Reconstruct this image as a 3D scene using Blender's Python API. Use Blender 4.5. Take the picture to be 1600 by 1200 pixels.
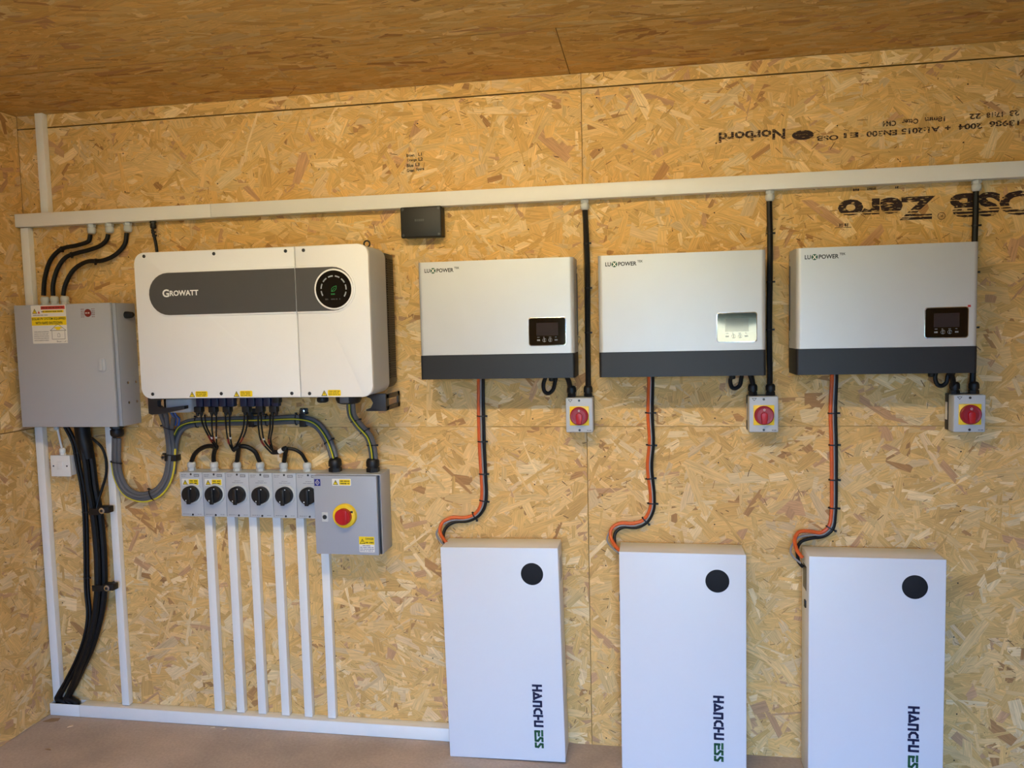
import bpy, bmesh, math, random
import numpy as np
from mathutils import Vector, Matrix

# ------------------------------------------------------------------ scene reset
for o in list(bpy.data.objects):
    bpy.data.objects.remove(o, do_unlink=True)
scene = bpy.context.scene
col = scene.collection
PI = math.pi

# World axes: X runs to the right along the back wall, Z is up, the back wall's face is y = 0
# and the room lies at negative y.  "d" below always means distance in metres in front of that face.

# ------------------------------------------------------------------ camera
cam_data = bpy.data.cameras.new('camera')
cam_data.sensor_width = 36.0
cam_data.lens = 1239.57 * 36.0 / 1600.0
cam_data.clip_start = 0.05
camera = bpy.data.objects.new('camera', cam_data)
col.objects.link(camera)
cr = Vector((0.98564061, 0.16717398, -0.02377929))
cu = Vector((0.01076189, 0.07834629, 0.99686812))
cw = Vector((-0.16851343, 0.98280960, -0.07542218))
camera.matrix_world = Matrix(((cr.x, cu.x, -cw.x, 0.0), (cr.y, cu.y, -cw.y, -2.915),
                              (cr.z, cu.z, -cw.z, 1.605), (0, 0, 0, 1)))
scene.camera = camera

# ------------------------------------------------------------------ sky, daylight and exposure
SKY_STRENGTH = 26.5
LAMP_STRENGTH = 85.0
SUN_STRENGTH = 60.0
world = bpy.data.worlds.new('sky')
scene.world = world
world.use_nodes = True
bgn = world.node_tree.nodes['Background']
bgn.inputs['Color'].default_value = (0.205, 0.455, 1.0, 1)
bgn.inputs['Strength'].default_value = SKY_STRENGTH

ROOM_L, ROOM_R, ROOM_Y, ROOM_H = -2.515, 2.60, -4.60, 2.492
DOOR_X0, DOOR_X1, DOOR_H = -0.72, 0.98, 2.15
pl = bpy.data.lights.new('doorway_portal', 'AREA')      # guides sky sampling through the open doorway
pl.shape = 'RECTANGLE'
pl.size = DOOR_X1 - DOOR_X0
pl.size_y = DOOR_H
pl.cycles.is_portal = True
po = bpy.data.objects.new('doorway_portal', pl)
po.location = ((DOOR_X0 + DOOR_X1) / 2, ROOM_Y - 0.06, DOOR_H / 2)
po.rotation_euler = (PI / 2, 0, 0)
col.objects.link(po)

sl0 = bpy.data.lights.new('sun', 'SUN')        # shines over the roof onto the field; cannot reach through the doorway
sl0.energy = SUN_STRENGTH
sl0.color = (1.0, 0.90, 0.68)
sl0.angle = 0.01
so = bpy.data.objects.new('sun', sl0)
so.rotation_euler = (math.radians(-42), math.radians(8), 0)
col.objects.link(so)

vs = scene.view_settings
vs.view_transform = 'Standard'
vs.look = 'None'
vs.exposure = 0.0
vs.gamma = 1.0
vs.use_curve_mapping = False

# ------------------------------------------------------------------ materials
def srgb(r, g, b):
    f = lambda c: (c / 255 / 12.92) if c / 255 <= 0.04045 else ((c / 255 + 0.055) / 1.055) ** 2.4
    return (f(r), f(g), f(b), 1)

def mat(name, c, rough=0.5, metal=0.0, spec=0.5, vary=0.06, scale=30.0, bump=0.0, coat=0.0, emit=None):
    m = bpy.data.materials.new(name)
    m.use_nodes = True
    nt = m.node_tree
    b = nt.nodes['Principled BSDF']
    b.inputs['Roughness'].default_value = rough
    b.inputs['Metallic'].default_value = metal
    b.inputs['Specular IOR Level'].default_value = spec
    b.inputs['Coat Weight'].default_value = coat
    b.inputs['Coat Roughness'].default_value = 0.08
    tc = nt.nodes.new('ShaderNodeTexCoord')
    nz = nt.nodes.new('ShaderNodeTexNoise')
    nz.inputs['Scale'].default_value = scale
    nz.inputs['Detail'].default_value = 3
    nt.links.new(tc.outputs['Object'], nz.inputs['Vector'])
    mr = nt.nodes.new('ShaderNodeMapRange')
    mr.inputs['To Min'].default_value = 1 - vary
    mr.inputs['To Max'].default_value = 1 + vary
    nt.links.new(nz.outputs['Fac'], mr.inputs['Value'])
    mx = nt.nodes.new('ShaderNodeVectorMath')
    mx.operation = 'MULTIPLY'
    mx.inputs[0].default_value = c[:3]
    nt.links.new(mr.outputs['Result'], mx.inputs[1])
    nt.links.new(mx.outputs['Vector'], b.inputs['Base Color'])
    if bump:
        bp = nt.nodes.new('ShaderNodeBump')
        bp.inputs['Strength'].default_value = bump
        bp.inputs['Distance'].default_value = 0.002
        nt.links.new(nz.outputs['Fac'], bp.inputs['Height'])
        nt.links.new(bp.outputs['Normal'], b.inputs['Normal'])
    if emit:
        b.inputs['Emission Color'].default_value = emit[0]
        b.inputs['Emission Strength'].default_value = emit[1]
    return m

M = {}
M['pvc'] = mat('white_pvc', srgb(240, 237, 228), 0.38, vary=0.02)
M['grey_steel'] = mat('grey_powder_coat', srgb(176, 178, 182), 0.42, vary=0.02, bump=0.05, scale=400)
M['grey_steel2'] = mat('mid_grey_powder_coat', srgb(164, 169, 178), 0.42, vary=0.02, bump=0.05, scale=400)
M['grey_plastic'] = mat('light_grey_plastic', srgb(186, 190, 194), 0.45, vary=0.02)
M['gland_grey'] = mat('pale_grey_nylon', srgb(198, 200, 196), 0.45, vary=0.03)
M['white_gloss'] = mat('white_inverter_paint', srgb(234, 234, 234), 0.40, vary=0.01)
M['inv_side'] = mat('pale_grey_shell', srgb(180, 182, 184), 0.45, vary=0.02)
M['band'] = mat('charcoal_band', srgb(72, 72, 74), 0.5, vary=0.04)
M['black'] = mat('black_plastic', srgb(13, 13, 15), 0.5, vary=0.15)
M['cable'] = mat('black_cable_sheath', srgb(9, 9, 10), 0.5, spec=0.35, vary=0.2, scale=60)
M['heatsink'] = mat('dark_bronze_metal', srgb(58, 56, 54), 0.45, 0.3, vary=0.08)
M['bracket'] = mat('dark_bracket_steel', srgb(52, 50, 52), 0.45, 0.3, vary=0.1)
M['silver'] = mat('silver_metallic_paint', srgb(206, 208, 208), 0.45, 0.35, vary=0.03, scale=9)
M['lux_dark'] = mat('slate_lower_cover', srgb(25, 27, 31), 0.5, vary=0.06)
M['screen'] = mat('glossy_black_glass', srgb(8, 8, 9), 0.04, vary=0.1, coat=0.4)
M['lcd'] = mat('dim_display', srgb(48, 44, 48), 0.06, vary=0.06)
M['disp_black'] = mat('round_display_glass', srgb(10, 10, 11), 0.18, vary=0.1)
M['batt'] = mat('white_battery_paint', srgb(226, 227, 229), 0.36, vary=0.01)
M['batt_disc'] = mat('matt_black_disc', srgb(26, 28, 32), 0.75, spec=0.3, vary=0.15)
M['navy'] = mat('navy_print', srgb(8, 16, 62), 0.5, vary=0.05)
M['green'] = mat('green_print', srgb(28, 88, 52), 0.5, vary=0.05)
M['lux_green'] = mat('dark_green_print', srgb(48, 92, 74), 0.5, vary=0.05)
M['ink'] = mat('black_print', srgb(26, 26, 28), 0.6, vary=0.1)
M['fade'] = mat('grey_print', srgb(122, 124, 130), 0.6, vary=0.1)
M['white'] = mat('white_print', srgb(240, 240, 238), 0.5, vary=0.02)
M['paper'] = mat('white_sticker', srgb(234, 230, 220), 0.45, vary=0.02)
M['yellow'] = mat('yellow_sticker', srgb(246, 212, 20), 0.45, vary=0.04)
M['red_print'] = mat('red_print', srgb(196, 62, 50), 0.5, vary=0.05)
M['brown_red'] = mat('maroon_print', srgb(122, 34, 26), 0.5, vary=0.05)
M['blue_print'] = mat('blue_print', srgb(24, 36, 128), 0.45, vary=0.05)
M['red'] = mat('red_handle_plastic', srgb(178, 18, 26), 0.38, vary=0.05)
M['deep_red'] = mat('deep_red_handle_plastic', srgb(150, 22, 38), 0.4, vary=0.05)
M['yellow_plastic'] = mat('yellow_plastic', srgb(248, 206, 30), 0.4, vary=0.03)
M['orange'] = mat('orange_cable_sheath', srgb(214, 92, 36), 0.4, vary=0.08)
M['grey_cable'] = mat('grey_cable_sheath', srgb(94, 95, 98), 0.5, vary=0.06)
M['data_grey'] = mat('pale_grey_cable', srgb(140, 138, 136), 0.45, vary=0.06)
M['earth'] = mat('green_yellow_sheath', srgb(70, 110, 40), 0.45, vary=0.1)
M['earth_y'] = mat('yellow_stripe', srgb(220, 200, 50), 0.45, vary=0.05)
M['blue_conn'] = mat('blue_connector', srgb(20, 30, 62), 0.45, vary=0.1)
M['blue_wire'] = mat('blue_wire', srgb(40, 96, 180), 0.4, vary=0.08)
M['red_wire'] = mat('red_wire', srgb(150, 40, 26), 0.45, vary=0.1)
M['chrome'] = mat('bright_screw', srgb(200, 200, 200), 0.25, 1.0, vary=0.05)
M['screw_dark'] = mat('dark_screw', srgb(70, 72, 76), 0.35, 0.8, vary=0.1)
M['dim_white'] = mat('display_segment', srgb(150, 152, 156), 0.5, vary=0.05)
M['led_green'] = mat('display_leaf', srgb(30, 120, 50), 0.5, vary=0.05, emit=((0.05, 0.5, 0.1, 1), 0.15))
M['joint'] = mat('dark_backing', srgb(58, 36, 18), 0.9, vary=0.2)
M['nail'] = mat('dark_nail', srgb(52, 36, 22), 0.6, 0.3, vary=0.2)
M['chip'] = mat('pale_wood_chip', srgb(220, 196, 160), 0.8, vary=0.1)
M['chip2'] = mat('brown_wood_chip', srgb(150, 118, 84), 0.8, vary=0.1)
M['pen'] = mat('marker_ink', srgb(30, 22, 16), 0.7, vary=0.1)
M['diffuser'] = mat('warm_lamp_diffuser', (0.9, 0.85, 0.75, 1), 0.5, vary=0.0,
                    emit=((1.0, 0.81, 0.47, 1), LAMP_STRENGTH))
M['grass'] = mat('field_grass', srgb(62, 72, 40), 0.9, vary=0.4, scale=0.9)
M['straw'] = mat('pale_straw', srgb(228, 216, 168), 0.9, vary=0.12, scale=3)
M['hedge'] = mat('dark_hedge', srgb(40, 54, 30), 0.9, vary=0.5, scale=3)

def wood_base():
    m = mat('osb_face', (0.58, 0.34, 0.10, 1), 0.75, vary=0.3, scale=28)
    return m
M['osb'] = wood_base()

def strand_mat():
    """Pressed wood strands: colour per strand from the mesh, grain running along each strand."""
    m = bpy.data.materials.new('osb_strand')
    m.use_nodes = True
    nt = m.node_tree
    b = nt.nodes['Principled BSDF']
    b.inputs['Roughness'].default_value = 0.62
    b.inputs['Specular IOR Level'].default_value = 0.3
    ac = nt.nodes.new('ShaderNodeAttribute'); ac.attribute_name = 'strand_colour'
    ag = nt.nodes.new('ShaderNodeAttribute'); ag.attribute_name = 'grain'
    mp = nt.nodes.new('ShaderNodeVectorMath'); mp.operation = 'MULTIPLY'
    mp.inputs[1].default_value = (16.0, 330.0, 60.0)
    nt.links.new(ag.outputs['Vector'], mp.inputs[0])
    nz = nt.nodes.new('ShaderNodeTexNoise')
    nz.inputs['Scale'].default_value = 1.0
    nz.inputs['Detail'].default_value = 3
    nz.inputs['Roughness'].default_value = 0.6
    nt.links.new(mp.outputs['Vector'], nz.inputs['Vector'])
    mr = nt.nodes.new('ShaderNodeMapRange')
    mr.inputs['From Min'].default_value = 0.25; mr.inputs['From Max'].default_value = 0.75
    mr.inputs['To Min'].default_value = 0.68; mr.inputs['To Max'].default_value = 1.18
    nt.links.new(nz.outputs['Fac'], mr.inputs['Value'])
    mx = nt.nodes.new('ShaderNodeVectorMath'); mx.operation = 'MULTIPLY'
    nt.links.new(ac.outputs['Color'], mx.inputs[0])
    nt.links.new(mr.outputs['Result'], mx.inputs[1])
    nt.links.new(mx.outputs['Vector'], b.inputs['Base Color'])
    bp = nt.nodes.new('ShaderNodeBump')
    bp.inputs['Strength'].default_value = 0.35; bp.inputs['Distance'].default_value = 0.0012
    nt.links.new(nz.outputs['Fac'], bp.inputs['Height'])
    nt.links.new(bp.outputs['Normal'], b.inputs['Normal'])
    return m
M['strand'] = strand_mat()

def ink_mat(name, c, lo, hi, scale, stripes=None):
    """Stencil ink worn through by the rough board: bare patches are transparent."""
    m = bpy.data.materials.new(name)
    m.use_nodes = True
    nt = m.node_tree
    b = nt.nodes['Principled BSDF']
    b.inputs['Base Color'].default_value = c
    b.inputs['Roughness'].default_value = 0.75
    g = nt.nodes.new('ShaderNodeNewGeometry')
    mp = nt.nodes.new('ShaderNodeVectorMath'); mp.operation = 'MULTIPLY'
    mp.inputs[1].default_value = (scale * 0.5, scale, scale * 2.4)
    nt.links.new(g.outputs['Position'], mp.inputs[0])
    nz = nt.nodes.new('ShaderNodeTexNoise')
    nz.inputs['Scale'].default_value = 1.0; nz.inputs['Detail'].default_value = 4
    nt.links.new(mp.outputs['Vector'], nz.inputs['Vector'])
    mr = nt.nodes.new('ShaderNodeMapRange')
    mr.inputs['From Min'].default_value = lo; mr.inputs['From Max'].default_value = hi
    nt.links.new(nz.outputs['Fac'], mr.inputs['Value'])
    nt.links.new(mr.outputs['Result'], b.inputs['Alpha'])
    return m
M['stencil'] = ink_mat('stencil_ink', srgb(46, 24, 14), 0.36, 0.44, 90)
M['stencil_thin'] = ink_mat('thin_stencil_ink', srgb(50, 26, 16), 0.37, 0.46, 160)

def concrete():
    m = bpy.data.materials.new('dusty_concrete')
    m.use_nodes = True
    nt = m.node_tree
    b = nt.nodes['Principled BSDF']
    b.inputs['Roughness'].default_value = 0.85
    g = nt.nodes.new('ShaderNodeTexCoord')
    n1 = nt.nodes.new('ShaderNodeTexNoise'); n1.inputs['Scale'].default_value = 3.5; n1.inputs['Detail'].default_value = 8
    n2 = nt.nodes.new('ShaderNodeTexNoise'); n2.inputs['Scale'].default_value = 90; n2.inputs['Detail'].default_value = 4
    nt.links.new(g.outputs['Object'], n1.inputs['Vector']); nt.links.new(g.outputs['Object'], n2.inputs['Vector'])
    r1 = nt.nodes.new('ShaderNodeValToRGB')
    r1.color_ramp.elements[0].position = 0.3; r1.color_ramp.elements[0].color = srgb(162, 146, 132)
    r1.color_ramp.elements[1].position = 0.7; r1.color_ramp.elements[1].color = srgb(194, 174, 156)
    nt.links.new(n1.outputs['Fac'], r1.inputs['Fac'])
    mr = nt.nodes.new('ShaderNodeMapRange')
    mr.inputs['To Min'].default_value = 0.78; mr.inputs['To Max'].default_value = 1.2
    nt.links.new(n2.outputs['Fac'], mr.inputs['Value'])
    mx = nt.nodes.new('ShaderNodeVectorMath'); mx.operation = 'MULTIPLY'
    nt.links.new(r1.outputs['Color'], mx.inputs[0]); nt.links.new(mr.outputs['Result'], mx.inputs[1])
    nt.links.new(mx.outputs['Vector'], b.inputs['Base Color'])
    bp = nt.nodes.new('ShaderNodeBump'); bp.inputs['Strength'].default_value = 0.3; bp.inputs['Distance'].default_value = 0.003
    nt.links.new(n2.outputs['Fac'], bp.inputs['Height']); nt.links.new(bp.outputs['Normal'], b.inputs['Normal'])
    return m
M['concrete'] = concrete()

# ------------------------------------------------------------------ mesh helpers
def catmull(pts, step=0.012):
    pts = [Vector(p) for p in pts]
    if len(pts) == 2:
        return pts
    ext = [pts[0] * 2 - pts[1]] + pts + [pts[-1] * 2 - pts[-2]]
    out = []
    for i in range(1, len(ext) - 2):
        p0, p1, p2, p3 = ext[i - 1], ext[i], ext[i + 1], ext[i + 2]
        n = max(2, int((p2 - p1).length / step))
        t0 = 0.0
        t1 = max((p1 - p0).length, 1e-6) ** 0.5
        t2 = t1 + max((p2 - p1).length, 1e-6) ** 0.5
        t3 = t2 + max((p3 - p2).length, 1e-6) ** 0.5
        for k in range(n):
            t = t1 + (t2 - t1) * k / n
            a1 = p0 * ((t1 - t) / (t1 - t0)) + p1 * ((t - t0) / (t1 - t0))
            a2 = p1 * ((t2 - t) / (t2 - t1)) + p2 * ((t - t1) / (t2 - t1))
            a3 = p2 * ((t3 - t) / (t3 - t2)) + p3 * ((t - t2) / (t3 - t2))
            b1 = a1 * ((t2 - t) / (t2 - t0)) + a2 * ((t - t0) / (t2 - t0))
            b2 = a2 * ((t3 - t) / (t3 - t1)) + a3 * ((t - t1) / (t3 - t1))
            out.append(b1 * ((t2 - t) / (t2 - t1)) + b2 * ((t - t1) / (t2 - t1)))
    out.append(pts[-1])
    return out

def offset_path(pts, side=0.0, front=0.0):
    """Shift a path sideways in the wall plane and towards the viewer."""
    pts = catmull(pts, 0.02)
    out = []
    for i, p in enumerate(pts):
        t = (pts[min(i + 1, len(pts) - 1)] - pts[max(i - 1, 0)])
        n = Vector((-t.z, 0, t.x))
        n = n.normalized() if n.length > 1e-6 else Vector((1, 0, 0))
        out.append(p + n * side + Vector((0, -front, 0)))
    return out

class MB:
    def __init__(self):
        self.v = []; self.f = []
    def add(self, vs, fs):
        n = len(self.v)
        self.v += [tuple(p) for p in vs]
        self.f += [tuple(i + n for i in f) for f in fs]
        return self
    def _bm(self, bm):
        bmesh.ops.recalc_face_normals(bm, faces=bm.faces)
        bm.verts.index_update()
        self.add([v.co for v in bm.verts], [[v.index for v in f.verts] for f in bm.faces])
        bm.free()
        return self
    def box(self, x0, x1, d0, d1, z0, z1, bev=0.0, seg=2):
        bm = bmesh.new()
        bmesh.ops.create_cube(bm, size=1.0)
        for v in bm.verts:
            v.co = Vector(((x0 + x1) / 2 + v.co.x * (x1 - x0), -(d0 + d1) / 2 + v.co.y * (d1 - d0),
                           (z0 + z1) / 2 + v.co.z * (z1 - z0)))
        if bev:
            bmesh.ops.bevel(bm, geom=bm.edges[:], offset=bev, segments=seg, affect='EDGES', profile=0.5)
        return self._bm(bm)
    def prism(self, poly, d0, d1, bev=0.0, seg=2):
        """Polygon in (x, z) extruded from depth d0 to d1 with its front rim bevelled."""
        bm = bmesh.new()
        back = [bm.verts.new((x, -d0, z)) for x, z in poly]
        front = [bm.verts.new((x, -d1, z)) for x, z in poly]
        n = len(poly)
        bm.faces.new(back); ff = bm.faces.new(front)
        for i in range(n):
            bm.faces.new((back[i], back[(i + 1) % n], front[(i + 1) % n], front[i]))
        if bev:
            bmesh.ops.bevel(bm, geom=list(ff.edges), offset=bev, segments=seg, affect='EDGES', profile=0.5)
        return self._bm(bm)
    def flat(self, poly, d):
        return self.add([(x, -d, z) for x, z in poly], [list(range(len(poly)))])
    def lathe(self, prof, o, axis, n=16, hexes=()):
        """Profile of (radius, distance along axis) spun about axis from o."""
        o = Vector(o); ax = Vector(axis).normalized()
        ref = Vector((0, 0, 1)) if abs(ax.z) < 0.9 else Vector((1, 0, 0))
        e1 = ax.cross(ref).normalized(); e2 = ax.cross(e1)
        vs, fs = [], []
        for r, t in prof:
            for k in range(n):
                a = 2 * PI * k / n
                vs.append(o + ax * t + e1 * (r * math.cos(a)) + e2 * (r * math.sin(a)))
        m = len(prof)
        for i in range(m - 1):
            for k in range(n):
                fs.append((i * n + k, i * n + (k + 1) % n, (i + 1) * n + (k + 1) % n, (i + 1) * n + k))
        fs.append(tuple(range(n))); fs.append(tuple((m - 1) * n + k for k in range(n)))
        return self.add(vs, fs)
    def cyl(self, o, axis, r, h, n=16, bev=0.0):
        if bev:
            return self.lathe([(r, 0), (r, h - bev), (r - bev, h)], o, axis, n)
        return self.lathe([(r, 0), (r, h)], o, axis, n)
    def tube(self, pts, r, n=8, step=0.012):
        pts = catmull(pts, step)
        vs, fs = [], []
        prev = None
        m = len(pts)
        for i, p in enumerate(pts):
            t = (pts[min(i + 1, m - 1)] - pts[max(i - 1, 0)])
            t = t.normalized() if t.length > 1e-9 else Vector((0, 0, -1))
            if prev is None:
                ref = Vector((0, 1, 0)) if abs(t.y) < 0.9 else Vector((1, 0, 0))
                e1 = t.cross(ref).normalized()
            else:
                e1 = (prev - t * prev.dot(t)).normalized()
            prev = e1
            e2 = t.cross(e1)
            rr = r(i / (m - 1)) if callable(r) else r
            for k in range(n):
                a = 2 * PI * k / n
                vs.append(p + e1 * (rr * math.cos(a)) + e2 * (rr * math.sin(a)))
        for i in range(m - 1):
            for k in range(n):
                fs.append((i * n + k, i * n + (k + 1) % n, (i + 1) * n + (k + 1) % n, (i + 1) * n + k))
        fs.append(tuple(range(n))); fs.append(tuple((m - 1) * n + k for k in range(n)))
        return self.add(vs, fs)
    def ring(self, c, t, a, b, w=0.0045, th=0.0013, n=18):
        """Flat strap (cable tie) round a bundle: half-width a in the wall plane, b in depth."""
        c = Vector(c); t = Vector(t).normalized()
        e1 = Vector((-t.z, 0, t.x)).normalized() if abs(t.y) < 0.95 else Vector((1, 0, 0))
        e2 = Vector((0, 1, 0))
        vs, fs = [], []
        for k in range(n):
            q = 2 * PI * k / n
            for s, e in ((-1, 0), (1, 0), (1, th), (-1, th)):
                vs.append(c + t * (s * w / 2) + e1 * ((a + e) * math.cos(q)) + e2 * ((b + e) * math.sin(q)))
        for k in range(n):
            j = (k + 1) % n
            for s in range(4):
                u = (s + 1) % 4
                fs.append((k * 4 + s, k * 4 + u, j * 4 + u, j * 4 + s))
        self.add(vs, fs)
        # locking head and cut tail
        h = c + e1 * (a + 0.003) + e2 * (-b * 0.4)
        return self.box(h.x - 0.004, h.x + 0.004, -h.y - 0.0025, -h.y + 0.0025, h.z - 0.0032, h.z + 0.0032)
    def text(self, s, x0, x1, z0, z1, d, rot=0, bold=0.0):
        vs, fs = glyphs(s, bold)
        for_x = [v[0] for v in vs]; for_y = [v[1] for v in vs]
        ax, bx = min(for_x), max(for_x); ay, by = min(for_y), max(for_y)
        out = []
        for x, y in vs:
            u = (x - ax) / (bx - ax); v = (y - ay) / max(by - ay, 1e-6)
            if rot == 180:
                u, v = 1 - u, 1 - v
            out.append((x0 + u * (x1 - x0), -d, z0 + v * (z1 - z0)))
        return self.add(out, fs)
    def bars(self, x0, x1, z, h, d, seed=0, words=4):
        """A line of print too small to read: short separate strokes."""
        rnd = random.Random(seed)
        x = x0
        while x < x1 - h:
            w = min(rnd.uniform(0.5, 1.5) * (x1 - x0) / words, x1 - x)
            k = x
            while k < x + w - h * 0.3:
                g = h * rnd.uniform(0.35, 0.7)
                self.flat([(k, z - h / 2), (min(k + g, x + w), z - h / 2), (min(k + g, x + w), z + h / 2), (k, z + h / 2)], d)
                k += g + h * 0.22
            x += w + h * 0.7
        return self

_font = {}
def glyphs(s, bold=0.0):
    key = (s, bold)
    if key not in _font:
        cu_ = bpy.data.curves.new('lettering_curve', 'FONT')
        cu_.body = s
        cu_.resolution_u = 3
        cu_.offset = bold
        ob = bpy.data.objects.new('lettering_curve', cu_)
        col.objects.link(ob)
        dg = bpy.context.evaluated_depsgraph_get()
        ev = ob.evaluated_get(dg)
        me = ev.to_mesh()
        _font[key] = ([(v.co.x, v.co.y) for v in me.vertices], [tuple(p.vertices) for p in me.polygons])
        ev.to_mesh_clear()
        bpy.data.objects.remove(ob, do_unlink=True)
        bpy.data.curves.remove(cu_)
    return _font[key]

# ------------------------------------------------------------------ object helpers
def tag(o, label=None, cat=None, group=None, kind=None):
    if label: o['label'] = label
    if cat: o['category'] = cat
    if group: o['group'] = group
    if kind: o['kind'] = kind
    return o

def thing(name, label, cat, loc=(0, 0, 0), group=None, kind=None):
    o = bpy.data.objects.new(name, None)
    o.empty_display_size = 0.05
    o.location = loc
    col.objects.link(o)
    return tag(o, label, cat, group, kind)

def base_of(o):
    v = Vector((0, 0, 0))
    while o is not None:
        v += Vector(o.location)
        o = o.parent
    return v

def build(name, mb, m, parent=None, loc=None, label=None, smooth=35):
    """Link the collected shapes as ONE mesh object (built in world coordinates)."""
    off = base_of(parent) if parent is not None else Vector(loc or (0, 0, 0))
    me = bpy.data.meshes.new(name)
    me.from_pydata([tuple(Vector(p) - off) for p in mb.v], [], mb.f)
    me.materials.append(M[m] if isinstance(m, str) else m)
    bm = bmesh.new(); bm.from_mesh(me)
    bmesh.ops.recalc_face_normals(bm, faces=bm.faces)
    bm.to_mesh(me); bm.free()
    if smooth:
        me.polygons.foreach_set('use_smooth', [True] * len(me.polygons))
        me.set_sharp_from_angle(angle=math.radians(smooth))
    me.update()
    o = bpy.data.objects.new(name, me)
    col.objects.link(o)
    if parent is not None:
        o.parent = parent
    elif loc:
        o.location = loc
    if label: o['label'] = label
    return o

def share(o, parent, loc):
    """Another piece that uses the same mesh."""
    c = o.copy(); col.objects.link(c); c.parent = parent; c.location = loc
    return c

def copy_tree(o, parent=None, loc=None):
    c = o.copy(); col.objects.link(c)
    c.parent = parent
    if loc is not None: c.location = loc
    for ch in [x for x in list(bpy.data.objects) if x.parent == o]:
        copy_tree(ch, c)
    return c

def circle(cx, cz, r, n=32, a0=0.0, a1=2 * PI):
    full = abs(a1 - a0 - 2 * PI) < 1e-6
    return [(cx + r * math.cos(a0 + (a1 - a0) * k / (n if full else n - 1)),
             cz + r * math.sin(a0 + (a1 - a0) * k / (n if full else n - 1))) for k in range(n)]

def rrect(x0, x1, z0, z1, r, n=6, corners=(1, 1, 1, 1)):
    """Rounded rectangle, corners in the order lower-left, lower-right, upper-right, upper-left."""
    out = []
    for (cx, cz, a, on, px, pz) in ((x0 + r, z0 + r, PI, corners[0], x0, z0), (x1 - r, z0 + r, 1.5 * PI, corners[1], x1, z0),
                                    (x1 - r, z1 - r, 0, corners[2], x1, z1), (x0 + r, z1 - r, 0.5 * PI, corners[3], x0, z1)):
        if on:
            out += [(cx + r * math.cos(a + 0.5 * PI * k / n), cz + r * math.sin(a + 0.5 * PI * k / n)) for k in range(n + 1)]
        else:
            out.append((px, pz))
    return out

def rect(x0, x1, z0, z1):
    return [(x0, z0), (x1, z0), (x1, z1), (x0, z1)]

def stroke(mb, pts, w, d, fx):
    """Thick polyline of a drawn letter; fx maps glyph coordinates to (x, z)."""
    for (xa, ya), (xb, yb) in zip(pts, pts[1:]):
        L = math.hypot(xb - xa, yb - ya) or 1e-6
        ux, uy = (xb - xa) / L, (yb - ya) / L
        xa2, ya2, xb2, yb2 = xa - ux * w * 0.35, ya - uy * w * 0.35, xb + ux * w * 0.35, yb + uy * w * 0.35
        nx, ny = -uy * w / 2, ux * w / 2
        mb.flat([fx(xa2 + nx, ya2 + ny), fx(xa2 - nx, ya2 - ny), fx(xb2 - nx, yb2 - ny), fx(xb2 + nx, yb2 + ny)], d)

# ------------------------------------------------------------------ pressed strands (OSB face)
PAL = np.array([(0.82, 0.535, 0.215), (0.79, 0.48, 0.16), (0.71, 0.415, 0.13), (0.48, 0.245, 0.085), (0.77, 0.53, 0.26), (0.89, 0.645, 0.32), (0.62, 0.345, 0.16)])
PALW = np.array([0.28, 0.36, 0.15, 0.02, 0.07, 0.08, 0.04])

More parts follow.
